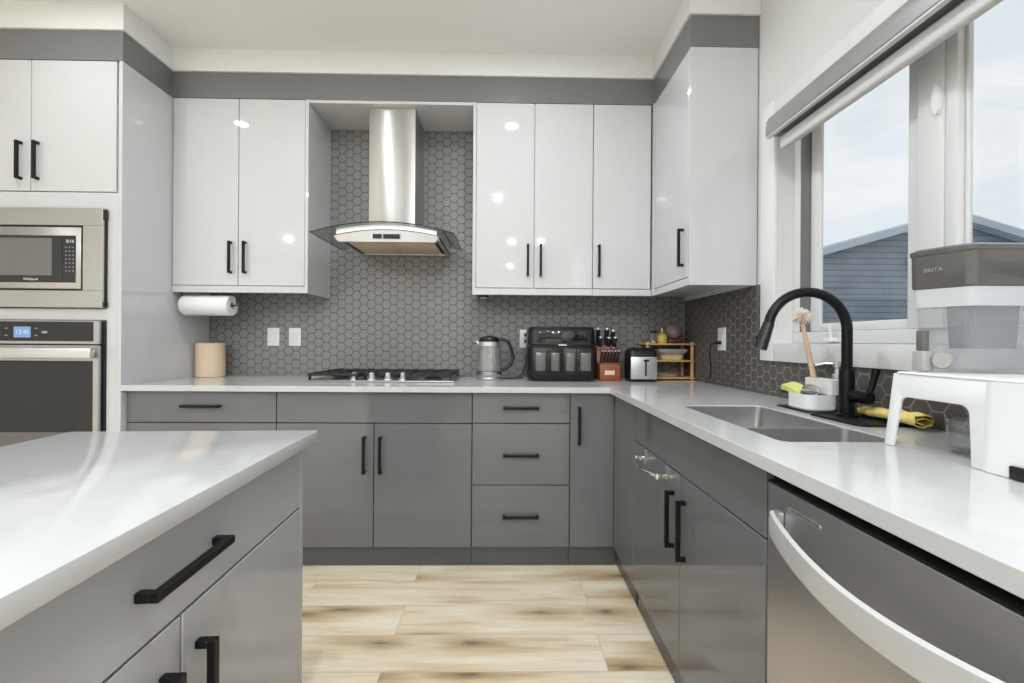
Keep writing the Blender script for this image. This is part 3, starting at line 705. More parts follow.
s = MB(); s.box(-.710, -.662, 2.3245, 2.3285, 1.6875, 1.7115, .001, 1); s.box(-.654, -.566, 2.3245, 2.3285, 1.6875, 1.7115, .001, 1); s.build('control_panel', 'black_gloss', fa)

# ------------------------------------------------------------------ gas cooktop
t = thing('cooktop', 'gas cooktop with black grates and four steel knobs set in the worktop', 'cooktop', (-.67, 2.56, ZCT))
CX0, CX1, CY0, CY1 = -1.085, -.275, 2.365, 2.765
MB().box(CX0, CX1, CY0, CY1, ZCT+.0005, ZCT+.010, .003).build('hob_plate', 'hob', t)
for cx, cy, rb in ((-.93, 2.49, .036), (-.93, 2.67, .045), (-.67, 2.62, .055), (-.41, 2.49, .036), (-.41, 2.67, .045)):
    MB().lathe([(.0, .010), (rb+.018, .010), (rb+.016, .015), (rb, .017), (rb, .026), (rb-.006, .030), (.0, .030)], (cx, cy, ZCT), 24, caps=(False, False)).build('burner', 'cast', t)
for gx0, gx1 in ((CX0+.015, -.80), (-.795, -.545), (-.54, CX1-.015)):
    s = MB(); y0, y1 = CY0+.012 if gx0 != -.795 else CY0+.085, CY1-.012; zt = ZCT+.048; b = .009
    for y in (y0, y1): s.box(gx0, gx1, y-b/2, y+b/2, zt-.014, zt, .002, 1)
    for x in (gx0+b/2, gx1-b/2): s.box(x-b/2, x+b/2, y0, y1, zt-.014, zt, .002, 1)
    cx = (gx0+gx1)/2; s.box(cx-b/2, cx+b/2, y0, y1, zt-.012, zt, .002, 1)
    for y in (y0+(y1-y0)*.3, y0+(y1-y0)*.72): s.box(gx0, gx1, y-b/2, y+b/2, zt-.012, zt, .002, 1)
    for x in (gx0+.008, gx1-.008):
        for y in (y0+.006, y1-.006): s.box(x-.006, x+.006, y-.006, y+.006, ZCT+.0102, zt-.01, .001, 1)
    s.build('grate', 'cast', t)
for px in (-.830, -.735, -.645, -.562):
    s = MB(); s.lathe([(.0, .0103), (.026, .0103), (.025, .018), (.017, .021), (.014, .047), (.011, .050), (.0, .050)], (px, CY0+.045, ZCT), 20, caps=(False, False)); s.box(px-.004, px+.004, CY0+.022, CY0+.068, ZCT+.022, ZCT+.052, .002)
    s.build('knob', 'steel_bright', t)

# ------------------------------------------------------------------ things on the back worktop
# kettle
kx, ky = -.093, 2.59
t = thing('kettle', 'glass electric kettle with steel base and black handle', 'kettle', (kx, ky, ZCT))
MB().lathe([(.0, .0008), (.076, .0008), (.078, .010), (.074, .016), (.0, .016)], (kx, ky, ZCT), 32, caps=(False, False)).build('power_base', 'steel_dark', t)
MB().lathe([(.0, .017), (.074, .017), (.077, .022), (.0755, .050), (.072, .052), (.0, .052)], (kx, ky, ZCT), 32, caps=(False, False)).build('base_ring', 'steel', t)
MB().lathe([(.0755, .053), (.074, .09), (.068, .15), (.062, .20), (.060, .222), (.058, .222), (.060, .20), (.066, .15), (.072, .09), (.073, .056), (.0, .055)], (kx, ky, ZCT), 32, caps=(False, False)).build('jug', 'kettleglass', t)
MB().lathe([(.0595, .2225), (.0640, .2225), (.0630, .2005), (.0655, .2005), (.0655, .2240), (.0595, .2240)], (kx, ky, ZCT), 32, caps=(False, False)).build('collar', 'steel_bright', t)
s = MB(); s.lathe([(.0, .225), (.060, .225), (.062, .236), (.054, .250), (.030, .259), (.0, .261)], (kx, ky, ZCT), 32, caps=(False, False)); s.build('lid', 'black_plastic', t)
s = MB(); s.prism([(kx-.060, ZCT+.224), (kx-.086, ZCT+.232), (kx-.060, ZCT+.200)], 'y', ky-.012, ky+.012, .002); s.build('spout', 'steel_bright', t)
s = MB(); s.tube([(kx+.040, ky, ZCT+.236), (kx+.080, ky, ZCT+.240), (kx+.112, ky, ZCT+.228), (kx+.132, ky, ZCT+.180), (kx+.143, ky, ZCT+.125), (kx+.128, ky, ZCT+.090), (kx+.078, ky, ZCT+.052)], .011, 10); s.build('handle', 'black_plastic', t)
s = MB(); s.tube([(kx+.075, ky+.02, ZCT+.005), (kx+.12, ky+.05, ZCT+.004), (kx+.17, ky+.06, ZCT+.004), (kx+.205, ky+.12, ZCT+.004), (kx+.207, ky+.19, ZCT+.004)], .0032, 8); s.build('power_cord', 'black_plastic', t)

# air fryer
ax0, ax1, ay0, ay1 = .134, .523, 2.475, 2.765
t = thing('air_fryer', 'large black dual-basket air fryer beside the glass kettle', 'air fryer', ((ax0+ax1)/2, 2.62, ZCT))
R = lambda k, z, kb=0: zring(rrect(ax0+k, ax1-k, ay0+k+kb, ay1-k, .045, 6), z)
MB().loft([R(.014, ZCT+.0008), R(.006, ZCT+.010), R(.0, ZCT+.03), R(.0, ZCT+.200), R(.004, ZCT+.204), R(.004, ZCT+.208), R(-.001, ZCT+.212), R(.001, ZCT+.296, .003), R(.008, ZCT+.311, .008), R(.03, ZCT+.316, .02)]).build('body', 'black_plastic', t)
MB().box(ax0+.055, ax1-.05, ay0-.0035, ay0+.012, ZCT+.222, ZCT+.292, .003).build('control_panel', 'black_gloss', t)
mid = (ax0+ax1)/2
for k, (a, b) in enumerate(((ax0+.022, mid-.003), (mid+.003, ax1-.018))):
    d = MB().box(a, b, ay0-.010, ay0+.02, ZCT+.030, ZCT+.192, .008).build('basket', 'black_plastic', t)
    c = (a+b)/2 + (-.004 if k else .006)
    for x0, x1 in ((a+.018, c-.016), (c+.016, b-.016)):
        MB().box(x0, x1, ay0-.0115, ay0-.009, ZCT+.062, ZCT+.166, .003).build('window', 'mw_window', d)
        
    MB().box(c-.007, c+.007, ay0-.038, ay0-.0103, ZCT+.050, ZCT+.184, .004).build('handle', 'black_gloss', d)
MB().box(mid-.022, mid+.024, ay0-.0045, ay0-.0005, ZCT+.206, ZCT+.2125).build('lettering', 'mark', t, smooth=False)

# knife block
bx0, bx1, by0, by1 = .556, .676, 2.525, 2.70
t = thing('knife_block', 'cherry wood knife block with small plaque between air fryer and toaster', 'knife block', ((bx0+bx1)/2, 2.61, ZCT))
MB().prism([(by0, ZCT+.001), (by1, ZCT+.001), (by1, ZCT+.190), (by1-.075, ZCT+.205), (by0+.085, ZCT+.100), (by0, ZCT+.096)], 'x', bx0, bx1, .003).build('block', 'wood_red', t)
s = MB().box((bx0+bx1)/2-.032, (bx0+bx1)/2+.026, by0-.002, by0-.0004, ZCT+.036, ZCT+.062, .0005, 1).build('plaque', 'plaque', t)
def knife(x, y, z, lean, ln, r, big, lab, grp):
    k = thing('knife', lab, 'knife', (x, y, z), grp)
    d = Vector((lean, -.22, 1)).normalized() if not big else Vector((lean, -.16, 1)).normalized()
    p = Vector((x, y, z))
    s = MB(); s.tube([p, p+d*ln*.5, p+d*ln*.9], r, 10, rr=[r*.85, r, r*1.05]); s.build('handle', 'black_plastic', k)
    MB().tube([p+d*ln*.9, p+d*ln], r*1.12, 10, rr=[r*1.12, r*.95]).build('end_cap', 'steel_bright', k); MB().tube([p-d*.004, p+d*.004], r*.95, 10).build('bolster', 'steel_bright', k)
for i in range(6):
    knife(bx0+.013+i*.0195, by0+.050, ZCT+.1008, .12, .082, .0068, False, ('leftmost','second from left','third from left','third from right','second from right','rightmost')[i]+' of six small steel-capped steak knives in the knife block', 'steak knives in the knife block')
for ki, (x, y, l, ln) in enumerate(((bx0+.012, by1-.055, -.03, .100), (bx0+.016, by1-.085, .06, .060), (bx0+.060, by1-.05, .05, .100), (bx0+.068, by1-.085, .05, .058), (bx0+.096, by1-.05, .10, .090), (bx0+.104, by1-.083, .12, .060))):
    knife(x, y, ZCT+.2045 if y > by1-.07 else ZCT+.194, l, ln*1.12, .0125, True, ('tall left','short left','tall middle','short middle','tall right','short right')[ki]+' black-handled kitchen knife rising behind the steak knives', 'large knives in the knife block')

# toaster
qx0, qx1, qy0, qy1 = .716, .878, 2.475, 2.604
t = thing('toaster', 'steel-fronted black toaster beside the knife block', 'toaster', ((qx0+qx1)/2, 2.63, ZCT))
R = lambda k, z: zring(rrect(qx0+k, qx1-k, qy0+k, qy1-k, .022, 5), z)
MB().loft([R(.006, ZCT+.001), R(.004, ZCT+.012), R(.0, ZCT+.014), R(.0, ZCT+.150), R(.004, ZCT+.180), R(.016, ZCT+.194), R(.03, ZCT+.196)]).build('body', 'black_plastic', t)
MB().box(qx0+.006, qx1-.004, qy0-.0045, qy0+.006, ZCT+.016, ZCT+.145, .004).build('front_plate', 'steel_bright', t)
MB().box((qx0+qx1)/2+.006, (qx0+qx1)/2+.016, qy0-.0055, qy0-.0042, ZCT+.036, ZCT+.122).build('lever_slot', 'black_plastic', t)
MB().box((qx0+qx1)/2-.004, (qx0+qx1)/2+.026, qy0-.020, qy0-.0057, ZCT+.118, ZCT+.130, .003).build('lever', 'black_plastic', t)
s = MB(); s.box(qx0+.04, qx0+.065, qy0+.04, qy1-.04, ZCT+.1962, ZCT+.197); s.box(qx1-.065, qx1-.04, qy0+.04, qy1-.04, ZCT+.1962, ZCT+.197); s.build('slot', 'dark_inner', t, smooth=False)

# bamboo shelf in the corner
hx0, hx1, hy0, hy1 = .852, 1.157, 2.612, 2.787
t = thing('corner_shelf', 'three-tier bamboo shelf standing in the corner of the worktop', 'shelf', ((hx0+hx1)/2, 2.68, ZCT))
for z0 in (.016, .120, .222):
    y = hy0
    MB().box(hx0+.060 if z0 < .2 else hx0, hx1, y, hy1, ZCT+z0-.009, ZCT+z0, .002).build('shelf_board', 'bamboo', t)
for x, y in ((hx1-.016, hy0+.014), (hx1-.016, hy1-.014), (hx0+.075, hy1-.014), (hx0+.016, hy0+.014), (hx0+.016, hy1-.014)):
    MB().cyl((x, y, ZCT+.001), (x, y, ZCT+.230), .010, seg=16).build('post', 'bamboo', t)
MB().box(hx0+.004, hx0+.028, hy0+.002, hy1-.002, ZCT+.104, ZCT+.112, .001, 1).build('side_rail', 'bamboo', t)
zt = ZCT+.2225
j = thing('jar', 'small clear jar on the left of the bamboo shelf top', 'jar', (.912, 2.66, zt))
MB().lathe([(.0, .0008), (.020, .0008), (.021, .010), (.021, .055), (.017, .062), (.0, .062)], (.912, 2.66, zt), 20, caps=(False, False)).build('body', 'clear', j)
MB().lathe([(.0, .003), (.017, .003), (.017, .012), (.0, .012)], (.912, 2.66, zt), 20, caps=(False, False)).build('contents', 'food', j)
MB().lathe([(.0, .0625), (.019, .0625), (.019, .078), (.0, .079)], (.912, 2.66, zt), 20, caps=(False, False)).build('lid', 'black_plastic', j)
j = thing('bottle', 'amber bottle with a thin neck on the bamboo shelf top', 'bottle', (.968, 2.66, zt))
MB().lathe([(.0, .0008), (.026, .0008), (.031, .010), (.031, .045), (.022, .058), (.008, .064), (.007, .076), (.0, .076)], (.968, 2.66, zt), 20, caps=(False, False)).build('body', 'amber', j)
MB().lathe([(.0, .0765), (.006, .0765), (.006, .092), (.0, .093)], (.968, 2.66, zt), 14, caps=(False, False)).build('stopper', 'plaque', j)
j = thing('glass_ball', 'brown glass ball on a dark wooden stand on the bamboo shelf', 'ornament', (1.048, 2.685, zt))
MB().box(1.003, 1.096, 2.642, 2.73, zt+.0008, zt+.028, .003).build('stand', 'wood_dark', j)
MB().ball((1.048, 2.685, zt+.028+.044), .0445, seg=24).build('ball', 'orb', j)
MB().ball((1.042, 2.678, zt+.122), .012).build('finial', 'clear', j)
zt = ZCT+.1205
j = thing('food_container', 'rectangular food container with clear lid on the middle bamboo shelf', 'container', (1.03, 2.69, zt))
R = lambda k, z: zring(rrect((.955+k), 1.107-k, 2.64+k, 2.745-k, .018), z)
MB().loft([R(.012, zt+.001), R(.006, zt+.030), R(.008, zt+.030), R(.012, zt+.004)]).build('tub', 'food', j)
MB().loft([R(.006, zt+.031), R(-.010, zt+.050), R(-.012, zt+.066), R(-.008, zt+.068), R(.004, zt+.052)]).build('lid', 'lidclear', j)
j = thing('tray', 'shallow round wooden tray on the bottom bamboo shelf', 'tray', (1.01, 2.70, ZCT+.0165))
MB().lathe([(.0, .0008), (.062, .0008), (.076, .014), (.073, .015), (.060, .005), (.0, .005)], (1.01, 2.70, ZCT+.0165), 28, caps=(False, False)).build('dish', 'wood_light', j)

# kraft roll and paper towel
t = thing('kraft_roll', 'tan paper roll standing on the worktop against the tall cabinet', 'paper roll', (-1.798, 2.68, ZCT))
MB().lathe([(.022, .0008), (.0755, .0008), (.078, .003), (.078, .203), (.0755, .206), (.022, .206)], (-1.798, 2.68, ZCT), 40, caps=(False, False)).build('roll', 'kraft', t)
MB().lathe([(.0215, .001), (.0195, .001), (.0195, .2055), (.0215, .2055)], (-1.798, 2.68, ZCT), 24, caps=(False, False)).build('core', 'kraft', t)
t = thing('paper_towel_holder', 'black wire paper towel holder screwed under the left wall cabinet', 'holder', (-1.72, 2.53, ZU))
pz, py = 1.338, 2.535
s = MB(); s.tube([(-1.868, py, ZU+.029), (-1.868, py, pz), (-1.855, py, pz), (-1.560, py, pz)], .0035, 8); s.tube([(-1.565, py, pz), (-1.552, py, pz), (-1.552, py, pz+.022), (-1.562, py+.008, pz+.034)], .0035, 8); s.build('rod', 'black_metal', t)
MB().box(-1.872, -1.80, py-.02, py+.02, ZU+.0245, ZU+.0295).build('plate', 'black_metal', t)
t = thing('paper_towel', 'white paper towel roll hanging under the left wall cabinet', 'paper towel', (-1.70, py, pz-.06))
MB().lathe([(.020, -1.848), (.055, -1.848), (.058, -1.843), (.058, -1.583), (.055, -1.578), (.020, -1.578)], (0, py, pz), 36, axis='x', caps=(False, False)).build('roll', 'paper', t)
MB().lathe([(.0195, -1.847), (.017, -1.847), (.017, -1.579), (.0195, -1.579)], (0, py, pz), 24, axis='x', caps=(False, False)).build('core', 'kraft', t)

# switches and outlets
def plate_back(x0, x1, lab, kind):
    t = thing(kind, lab, kind.replace('_', ' ').replace('wall ', ''), ((x0+x1)/2, YW-.006, 1.16)); f = YW-.0063
    MB().box(x0, x1, f-.006, f, 1.104, 1.219, .002).build('plate', 'plastic_white', t)
    c = (x0+x1)/2
    return t, c, f-.006
for x0, x1, lab in ((-1.514, -1.438, 'white wall switch on the tile, the left one of the pair'), (-1.378, -1.302, 'white wall switch on the tile, the right one of the pair')):
    t, c, f = plate_back(x0, x1, lab, 'wall_switch')
    MB().box(c-.017, c+.017, f-.003, f-.0002, 1.128, 1.195, .001, 1).build('rocker', 'ceramic', t)
t, c, f = plate_back(.095, .170, 'white outlet with two black plugs between kettle and air fryer', 'wall_outlet')
MB().box(c-.017, c+.017, f-.002, f-.0002, 1.126, 1.197, .001, 1).build('socket', 'ceramic', t)
p = thing('power_plug', 'upper black plug in the outlet beside the air fryer', 'plug', (c+.006, f-.02, 1.185))
MB().box(c-.009, c+.021, f-.028, f-.0025, 1.174, 1.197, .004).build('plug_body', 'black_plastic', p)
p = thing('power_plug', 'lower black plug with cord in the outlet beside the air fryer', 'plug', (c+.006, f-.02, 1.145))
MB().box(c-.009, c+.021, f-.028, f-.0025, 1.134, 1.157, .004).build('plug_body', 'black_plastic', p)
MB().tube([(c+.006, f-.029, 1.144), (c+.004, f-.045, 1.10), (c, f-.04, 1.0), (c-.02, f-.04, .94), (c-.05, f-.05, ZCT+.0045)], .0035, 8).build('cord', 'black_plastic', p)
t = thing('wall_outlet', 'white outlet on the dark tile of the window wall', 'outlet', (XW-.006, 2.296, 1.16)); f = XW-.0063
MB().box(f-.006, f, 2.256, 2.336, 1.103, 1.224, .002).build('plate', 'plastic_white', t)
MB().box(f-.008, f-.0062, 2.279, 2.313, 1.13, 1.198, .001, 1).build('socket', 'ceramic', t)
p = thing('power_plug', 'black plug with hanging cord in the window wall outlet', 'plug', (f-.02, 2.30, 1.143))
MB().box(f-.034, f-.0085, 2.286, 2.312, 1.134, 1.154, .004).build('plug_body', 'black_plastic', p)
MB().tube([(f-.035, 2.30, 1.144), (f-.055, 2.312, 1.135), (f-.05, 2.335, 1.09), (f-.035, 2.35, 1.01), (f-.03, 2.37, .95), (f-.03, 2.42, ZCT+.0045)], .0032, 8).build('cord', 'black_plastic', p)

# ------------------------------------------------------------------ sink side
mt = tag(MB().box(.988, 1.118, 1.395, 1.560, ZCT+.0006, ZCT+.006, .0025).build('drying_mat', 'rubber'), 'black silicone mat under the white sponge caddy', 'mat')
P = rrect(.972, 1.140, 1.170, 1.378, .02)
mt = tag(MB().loft([zring(P, ZCT+.0006), zring(P, ZCT+.007), zring(rrect(.978, 1.134, 1.176, 1.372, .016), ZCT+.007), zring(rrect(.980, 1.132, 1.178, 1.370, .015), ZCT+.003)]).build('faucet_mat', 'rubber'), 'black silicone splash mat around the faucet foot', 'mat')
t = thing('faucet', 'matte black gooseneck kitchen faucet behind the sink', 'faucet', (1.066, 1.335, ZCT))
fx, fy = 1.066, 1.335; zf = ZCT+.0036
MB().lathe([(.0, .0), (.030, .0), (.030, .006), (.0205, .010), (.0200, .140), (.019, .145), (.0, .145)], (fx, fy, zf), 28, caps=(False, False)).build('body', 'black_metal', t)
arc = [(fx, fy, zf+.146), (fx, fy, 1.18)]
cx, cz, ra = fx-.118, 1.186, .118
arc += [(cx+ra*math.cos(a), fy+.01*(1-math.cos(a)), cz+ra*math.sin(a)) for a in [math.radians(5+i*165/18) for i in range(19)]]
MB().tube(arc, .0148, 16).build('neck', 'black_metal', t)
e = Vector(arc[-1]); d = (Vector(arc[-1])-Vector(arc[-2])).normalized(); d = (d+Vector((-.10, 0, -.1))).normalized()
s = MB(); s.tube([e, e+d*.03, e+d*.085], .0175, 16, rr=[.0165, .0178, .0195]); sp = s.build('spray_head', 'black_plastic', t)
s = MB(); q = e+d*.05+Vector((-.0185, 0, 0)); s.ball(q, .009, .6, 1, 1.6); s.build('button', 'black_gloss', sp)
s = MB(); s.cyl((fx, fy-.018, zf+.064), (fx+.012, fy-.074, zf+.064), .0180, .0190); s.build('valve', 'black_metal', t)
s = MB(); s.tube([(fx+.012, fy-.066, zf+.072), (fx+.020, fy-.070, zf+.097), (fx+.030, fy-.074, zf+.150)], .008, 12, rr=[.0085, .008, .0105]); s.build('lever', 'black_metal', t)

# caddy with sponge, scourer, brush
zc = ZCT+.0062
t = thing('sponge_caddy', 'white ceramic sponge caddy on the black mat', 'caddy', (1.04, 1.46, zc))
qx0, qx1, qy0, qy1 = .992, 1.098, 1.398, 1.522
# tray in front (toward the sink, -x), tall cup behind
T = lambda k, z: zring(rrect(qx0+k, qx1-k, qy0+k, qy1-k, .03, 6), z)
MB().loft([T(.004, zc+.0005), T(.0, zc+.006), T(.0, zc+.052), T(.004, zc+.053), T(.005, zc+.010), T(.010, zc+.007)]).build('tray', 'ceramic', t)
U = lambda k, z: zring(rrect(1.060+k, 1.0985-k, qy0-.0005+k, qy1+.0005-k, .012, 5), z)
MB().loft([U(.0, zc+.0535), U(.0, zc+.103), U(.004, zc+.104), U(.005, zc+.058)]).build('cup', 'ceramic', t)
s = MB()
k = thing('sponge', 'yellow and green scouring sponge in the white caddy', 'sponge', (1.02, 1.50, zc+.05))
def slab(c, ux, uy, uz, lx, ly, lz, bend=0):
    m = MB(); c = Vector(c); rings = []
    for i in range(9):
        u = i/8-.5; dz = -bend*(4*u*u)
        rings.append([c+ux*(u*lx)+uy*(v*ly)+uz*(w_*lz+dz) for v, w_ in ((-.5, -.5), (.5, -.5), (.55, 0), (.5, .5), (-.5, .5), (-.55, 0))])
    return m.loft(rings)
ux = Vector((.15, -1, -.34)).normalized(); uy = Vector((1, .15, .25)); uy = (uy-ux*uy.dot(ux)).normalized(); uz = ux.cross(uy)
if uz.z < 0: uz = -uz
slab(Vector((1.022, 1.506, zc+.064)), ux, uy, uz, .082, .046, .020, .007).build('foam', 'sponge_y', k)
slab(Vector((1.022, 1.506, zc+.064))-uz*.016, ux, uy, uz, .080, .045, .012, .007).build('scour_pad', 'sponge_g', k)
k = thing('scourer', 'gray steel wool scourer in the white caddy beside the sponge', 'scourer', (1.025, 1.436, zc+.05))
s = MB(); rnd = random.Random(3)
pts = []
for i in range(420):
    a = i*.55; b_ = i*.137
    rr_ = .027*(.75+.25*math.sin(i*.9))
    pts.append((1.027+rr_*.95*math.cos(a)*math.cos(b_)+rnd.uniform(-.002, .002), 1.440+rr_*1.35*math.sin(a)+rnd.uniform(-.002, .002), zc+.060+rr_*.95*math.cos(a)*math.sin(b_)-.25*(1.440-1.440)))
s.tube(pts, .0014, 4); s.ball((1.027, 1.440, zc+.060), .021, .9, 1.3, .9); s.build('wool', 'steel_wool', k)
k = thing('dish_brush', 'wooden dish brush with cream bristles standing in the white caddy', 'brush', (1.075, 1.48, zc+.06))
b0 = Vector((1.077, 1.482, zc+.062)); b1 = Vector((1.064, 1.535, 1.212)); d = (b1-b0).normalized()
MB().tube([b0, b0.lerp(b1, .5), b1], .008, 12, rr=[.0095, .0085, .0065]).build('handle', 'wood_light', k)
hc = b1+d*.026
s = MB(); s.ball(hc, .015); hb = s.build('head', 'wood_light', k)
s = MB(); rnd = random.Random(5)
for i in range(260):
    z = rnd.uniform(-.75, 1); a = rnd.uniform(0, 2*PI); q = math.sqrt(1-z*z)
    ex = Vector((1, 0, 0)); ex = (ex-d*ex.dot(d)).normalized(); ey = d.cross(ex)
    v = ex*(q*math.cos(a))+ey*(q*math.sin(a))+d*z
    s.tube([hc+v*.012, hc+v*rnd.uniform(.030, .036)], .0011, 4)
s.build('bristles', 'bristle', k)
k = thing('soap_dispenser', 'clear soap bottle with metal pump behind the white caddy', 'soap dispenser', (1.125, 1.452, ZCT))
MB().lathe([(.0, .0008), (.024, .0008), (.0245, .006), (.0245, .085), (.018, .100), (.014, .106), (.0, .106)], (1.128, 1.452, ZCT), 24, caps=(False, False)).build('bottle', 'clear', k)
s = MB(); s.lathe([(.0, .1065), (.016, .1065), (.016, .122), (.010, .126), (.008, .146), (.013, .148), (.013, .166), (.0, .168)], (1.128, 1.452, ZCT), 20, caps=(False, False))
s.tube([(1.128, 1.452, ZCT+.160), (1.100, 1.475, ZCT+.160), (1.080, 1.492, ZCT+.152)], .005, 8); s.build('pump', 'steel_bright', k)

# yellow cloth: rolled fold
s = MB(); rings = []; n = 30
def clothsec(u):
    # spiral section opening at the far end (u=0) and rolled at the near end (u=1)
    out = []
    for i in range(22):
        a = i/21
        out.append(a)
    return out
A0 = Vector((1.128, 1.352, 0)); A1 = Vector((1.097, 1.112, 0))
prof = []
for i in range(40):                        # spiral sheet, seen from its end
    a = i/39; th = a*3.4*PI; r_ = .027*(1-.62*a)
    prof.append((r_*1.25*math.cos(th), .026+r_*.95*math.sin(th)-.0*a))
Ot = [(x, z) for x, z in prof]; 
th_ = .0028
inner = []
for i, (x, z) in enumerate(Ot):
    x0, z0 = Ot[max(0, i-1)]; x1, z1 = Ot[min(len(Ot)-1, i+1)]
    dx, dz = x1-x0, z1-z0; l = math.hypot(dx, dz); inner.append((x-dz/l*th_, z+dx/l*th_))
sec = Ot+inner[::-1]
for i in range(n+1):
    u = i/n; c = A0.lerp(A1, u); fl = .62+.38*min(1, u*1.6); wv = .004*math.sin(u*17)+.003*math.sin(u*41+1)
    wd_ = .72+.28*min(1, u*1.5)
    rings.append([(c.x+x*wd_+wv, c.y+.006*math.sin(9*x*30+u*6), ZCT+.0076+(.0+z)*.82*fl*(1+.06*math.sin(u*23+x*60))) for x, z in sec])
s.loft(rings)
lo = min(v.z for v in s.V)
for v in s.V: v.z += ZCT+.0078-lo
tag(s.build('dish_cloth', 'cloth_y', ang=60), 'yellow folded dish cloth lying between faucet and water dispenser', 'cloth')

# water dispenser on a white arched stand
t = thing('dispenser_stand', 'white arched plastic stand under the water dispenser', 'stand', (1.0, .80, ZCT))
H = .168
def skirt(u0, u1, o0, o1, axis, a0, a1, splay=.008):
    """upright plate with a rounded arch opening between o0 and o1"""
    P = [(u1, .001), (o1+.018, .001)]
    P += [(o1-.018+.018*math.cos(PI*i/12), .096+.018*math.sin(PI*i/12)) for i in range(7)]
    P += [(o0+.018-.018*math.sin(PI*i/12), .096+.018*math.cos(PI*i/12)) for i in range(7)]
    P += [(o0-.004, .001), (u0, .001), (u0+.004, H-.004), (u1-splay, H-.004)]
    return MB().prism([(u, ZCT+z) for u, z in P], axis, a0, a1, .0015)
skirt(.600, .975, .795, .938, 'x', .866, .874, .022).build('side_plate', 'plastic_white', t)
skirt(.600, .975, .795, .938, 'x', 1.127, 1.135, .022).build('side_plate', 'plastic_white', t)
MB().box(.8745, 1.1265, .940, .948, ZCT+.126, ZCT+H-.004, .001).build('end_plate', 'plastic_white', t)
MB().loft([zring(rrect(.864, 1.137, .575, .956, .022), ZCT+H-.0038), zring(rrect(.864, 1.137, .575, .956, .022), ZCT+H-.002), zring(rrect(.867, 1.134, .578, .953, .020), ZCT+H)]).build('top_plate', 'plastic_white', t)
MB().loft([zring(rrect(.862, 1.139, .570, .790, .034, 8), ZCT+.001), zring(rrect(.8635, 1.1375, .572, .787, .034, 8), ZCT+H-.0045)]).build('pedestal', 'plastic_white', t)
MB().box(.855, .8625, .70, .722, ZCT+.002, ZCT+.024, .002).build('foot_clip', 'black_plastic', t)

t = thing('water_dispenser', 'clear water filter dispenser with taupe lid and gray tap on the white stand', 'water dispenser', (1.03, .92, ZCT+.17))
zb = ZCT+.1685
def tk(k, z, dx=0):
    P = [(.918+k+dx, .972-k), (.958+k+dx, .873+k), (1.135-k, .873+k), (1.135-k, .972-k)]
    # rounded corners
    out = []; n = len(P)
    for i in range(n):
        p0, p1, p2 = Vector(P[i-1]), Vector(P[i]), Vector(P[(i+1) % n]); r_ = .016
        a = p1+(p0-p1).normalized()*r_; b = p1+(p2-p1).normalized()*r_
        for j in range(5):
            q = j/4; v = a*(1-q)**2+p1*2*q*(1-q)+b*q*q; out.append((v.x, v.y, z))
    return out
MB().loft([tk(.012, zb+.002), tk(.008, zb+.012), tk(.004, 1.2235), tk(.006, 1.2235), tk(.010, zb+.014), tk(.016, zb+.006)]).build('tank', 'tankclear', t)
MB().loft([tk(.003, 1.224), tk(.001, 1.264), tk(.003, 1.264), tk(.005, 1.224)], (False, False)).build('tank_rim', 'tankfrost', t)
MB().loft([tk(.001, 1.265), tk(-.001, 1.268), tk(-.002, 1.338), tk(-.004, 1.340), tk(-.004, 1.349), tk(.004, 1.354), tk(.02, 1.355)]).build('lid', 'taupe', t)
MB().loft([zring(rrect(.985, 1.085, .895, .955, .015), 1.135), zring(rrect(.980, 1.09, .890, .960, .015), 1.262)]).build('reservoir', 'tankinner', t)
v0 = Vector((.916, .972, 0)); v1 = Vector((.956, .873, 0)); dd = (v1-v0).normalized(); nn = Vector((-dd.y*-1, dd.x*-1, 0)); nn = Vector((dd.y, -dd.x, 0))
if nn.x > 0: nn = -nn
text('BRITA', tuple(v0.lerp(v1, .42)+nn*.0025+Vector((0, 0, 1.305))), tuple(dd), (0, 0, 1), .009, 'mark_gray', t)
s = MB(); s.box(.906, .931, .926, .952, zb+.002, zb+.045, .003); tp = s.build('tap', 'plastic_gray', t)
MB().box(.910, .926, .931, .947, zb+.0455, zb+.090, .002).build('tap_lever', 'plastic_dgray', tp)
MB().cyl((.926, .905, zb+.026), (.938, .910, zb+.026), .016, .016).build('tap_knob', 'plastic_gray', tp)

t = thing('glass_cup', 'small clear drinking glass under the white stand', 'glass', (.975, .895, ZCT))
MB().lathe([(.0, .0008), (.028, .0008), (.030, .006), (.037, .070), (.0355, .0705), (.0285, .010), (.0, .008)], (.975, .895, ZCT), 28, caps=(False, False)).build('bowl', 'clear', t)

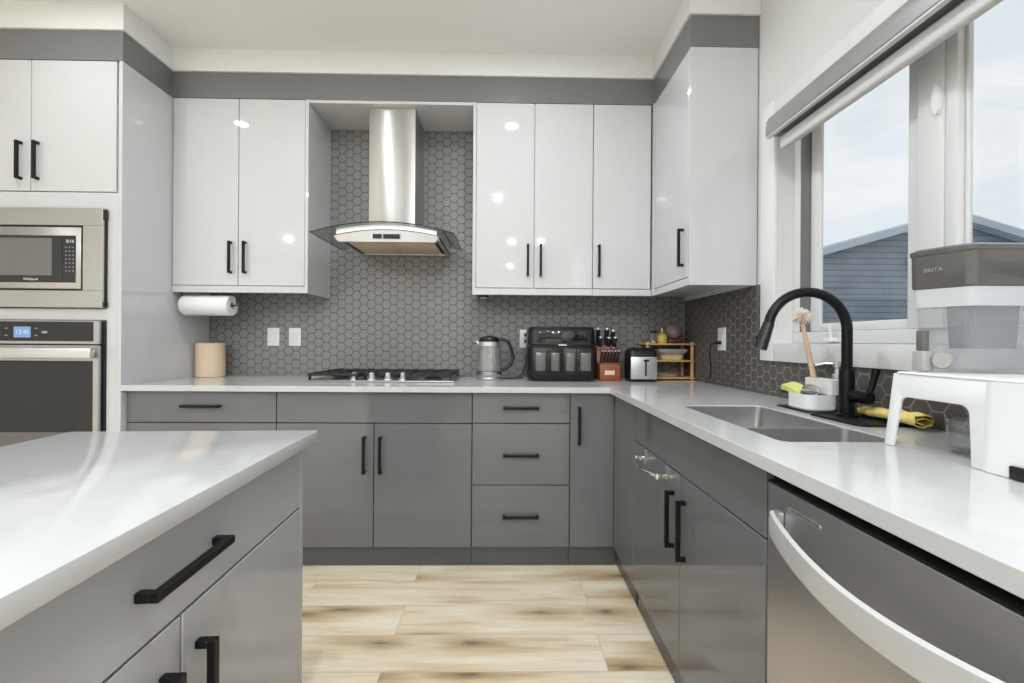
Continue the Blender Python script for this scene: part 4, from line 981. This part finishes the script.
# ------------------------------------------------------------------ roller blind
t = thing('roller_blind', 'gray roller blind cassette across the top of the window', 'blind', (1.1, 1.1, 2.0))
YB0, YB1 = .30, 1.765
sec = [(1.147, 2.075), (1.095, 2.075), (1.078, 2.068), (1.068, 2.052), (1.064, 2.03), (1.064, 1.992), (1.070, 1.988), (1.082, 1.988), (1.082, 2.0), (1.147, 2.0)]
MB().prism(sec, 'y', YB0, YB1).build('cassette', 'blind', t)
MB().box(1.0635, 1.0815, YB0+.002, YB1-.002, 1.980, 1.9875, .002).build('lip', 'blind_lip', t)
MB().box(1.0825, 1.147, YB0+.004, YB1-.004, 1.990, 1.9995).build('slot', 'recess_shade', t, smooth=False)
MB().loft([[(x, y, z) for x, z in rrect(1.104, 1.134, 1.926, 1.9795, .010)] for y in (YB0+.02, YB1-.035)]).build('bottom_bar', 'blind_cloth', t)

# ------------------------------------------------------------------ island (turned a little)
t = thing('kitchen_island', 'gray island cabinet with drawer and doors under a white worktop', 'island', (-.473, 1.106, 0))
IY1, IY0 = 1.106, -1.05; IX1, IX0 = -.473, -1.062
MB().box(IX0, IX1, IY0, IY1, ZCB, ZCT, .0015, 2).build('countertop', 'quartz', t)
fx = IX1-.018; ey = IY1-.040
MB().box(IX0+.03, fx-.0205, IY0+.05, ey-.018, .101, ZCB-.0005).build('carcass', 'carcass_dark', t, smooth=False)
MB().box(IX0+.03, fx, ey-.0165, ey, .001, ZCB-.0005, .0008, 1).build('end_panel', 'island_gray_lit', t)
MB().box(fx-.05, fx-.03, IY0+.05, ey-.0175, .002, .1).build('toe_kick', 'gray_matt', t)
MB().box(IX0+.012, IX0+.029, IY0+.05, ey, .001, ZCB-.0005, .0008, 1).build('back_panel', 'island_gray_lit', t)
def ifront(y0, y1, z0, z1, nm): return MB().box(fx-.019, fx, y0+G, y1-G, z0+G, z1-G, .0012, 1).build(nm, 'island_gray_lit', t)
yd = ey-.017
ys = [(yd, .235), (.235, -.55), (-.55, IY0+.05)]
for a, b in ys[:2]:
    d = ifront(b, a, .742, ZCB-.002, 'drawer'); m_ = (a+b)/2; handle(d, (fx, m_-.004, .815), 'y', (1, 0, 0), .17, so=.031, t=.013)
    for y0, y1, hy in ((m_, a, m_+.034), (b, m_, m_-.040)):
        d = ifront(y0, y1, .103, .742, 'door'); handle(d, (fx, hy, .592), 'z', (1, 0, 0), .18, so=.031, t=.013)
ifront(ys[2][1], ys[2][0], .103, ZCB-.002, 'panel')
t.rotation_euler.z = math.radians(2.6)
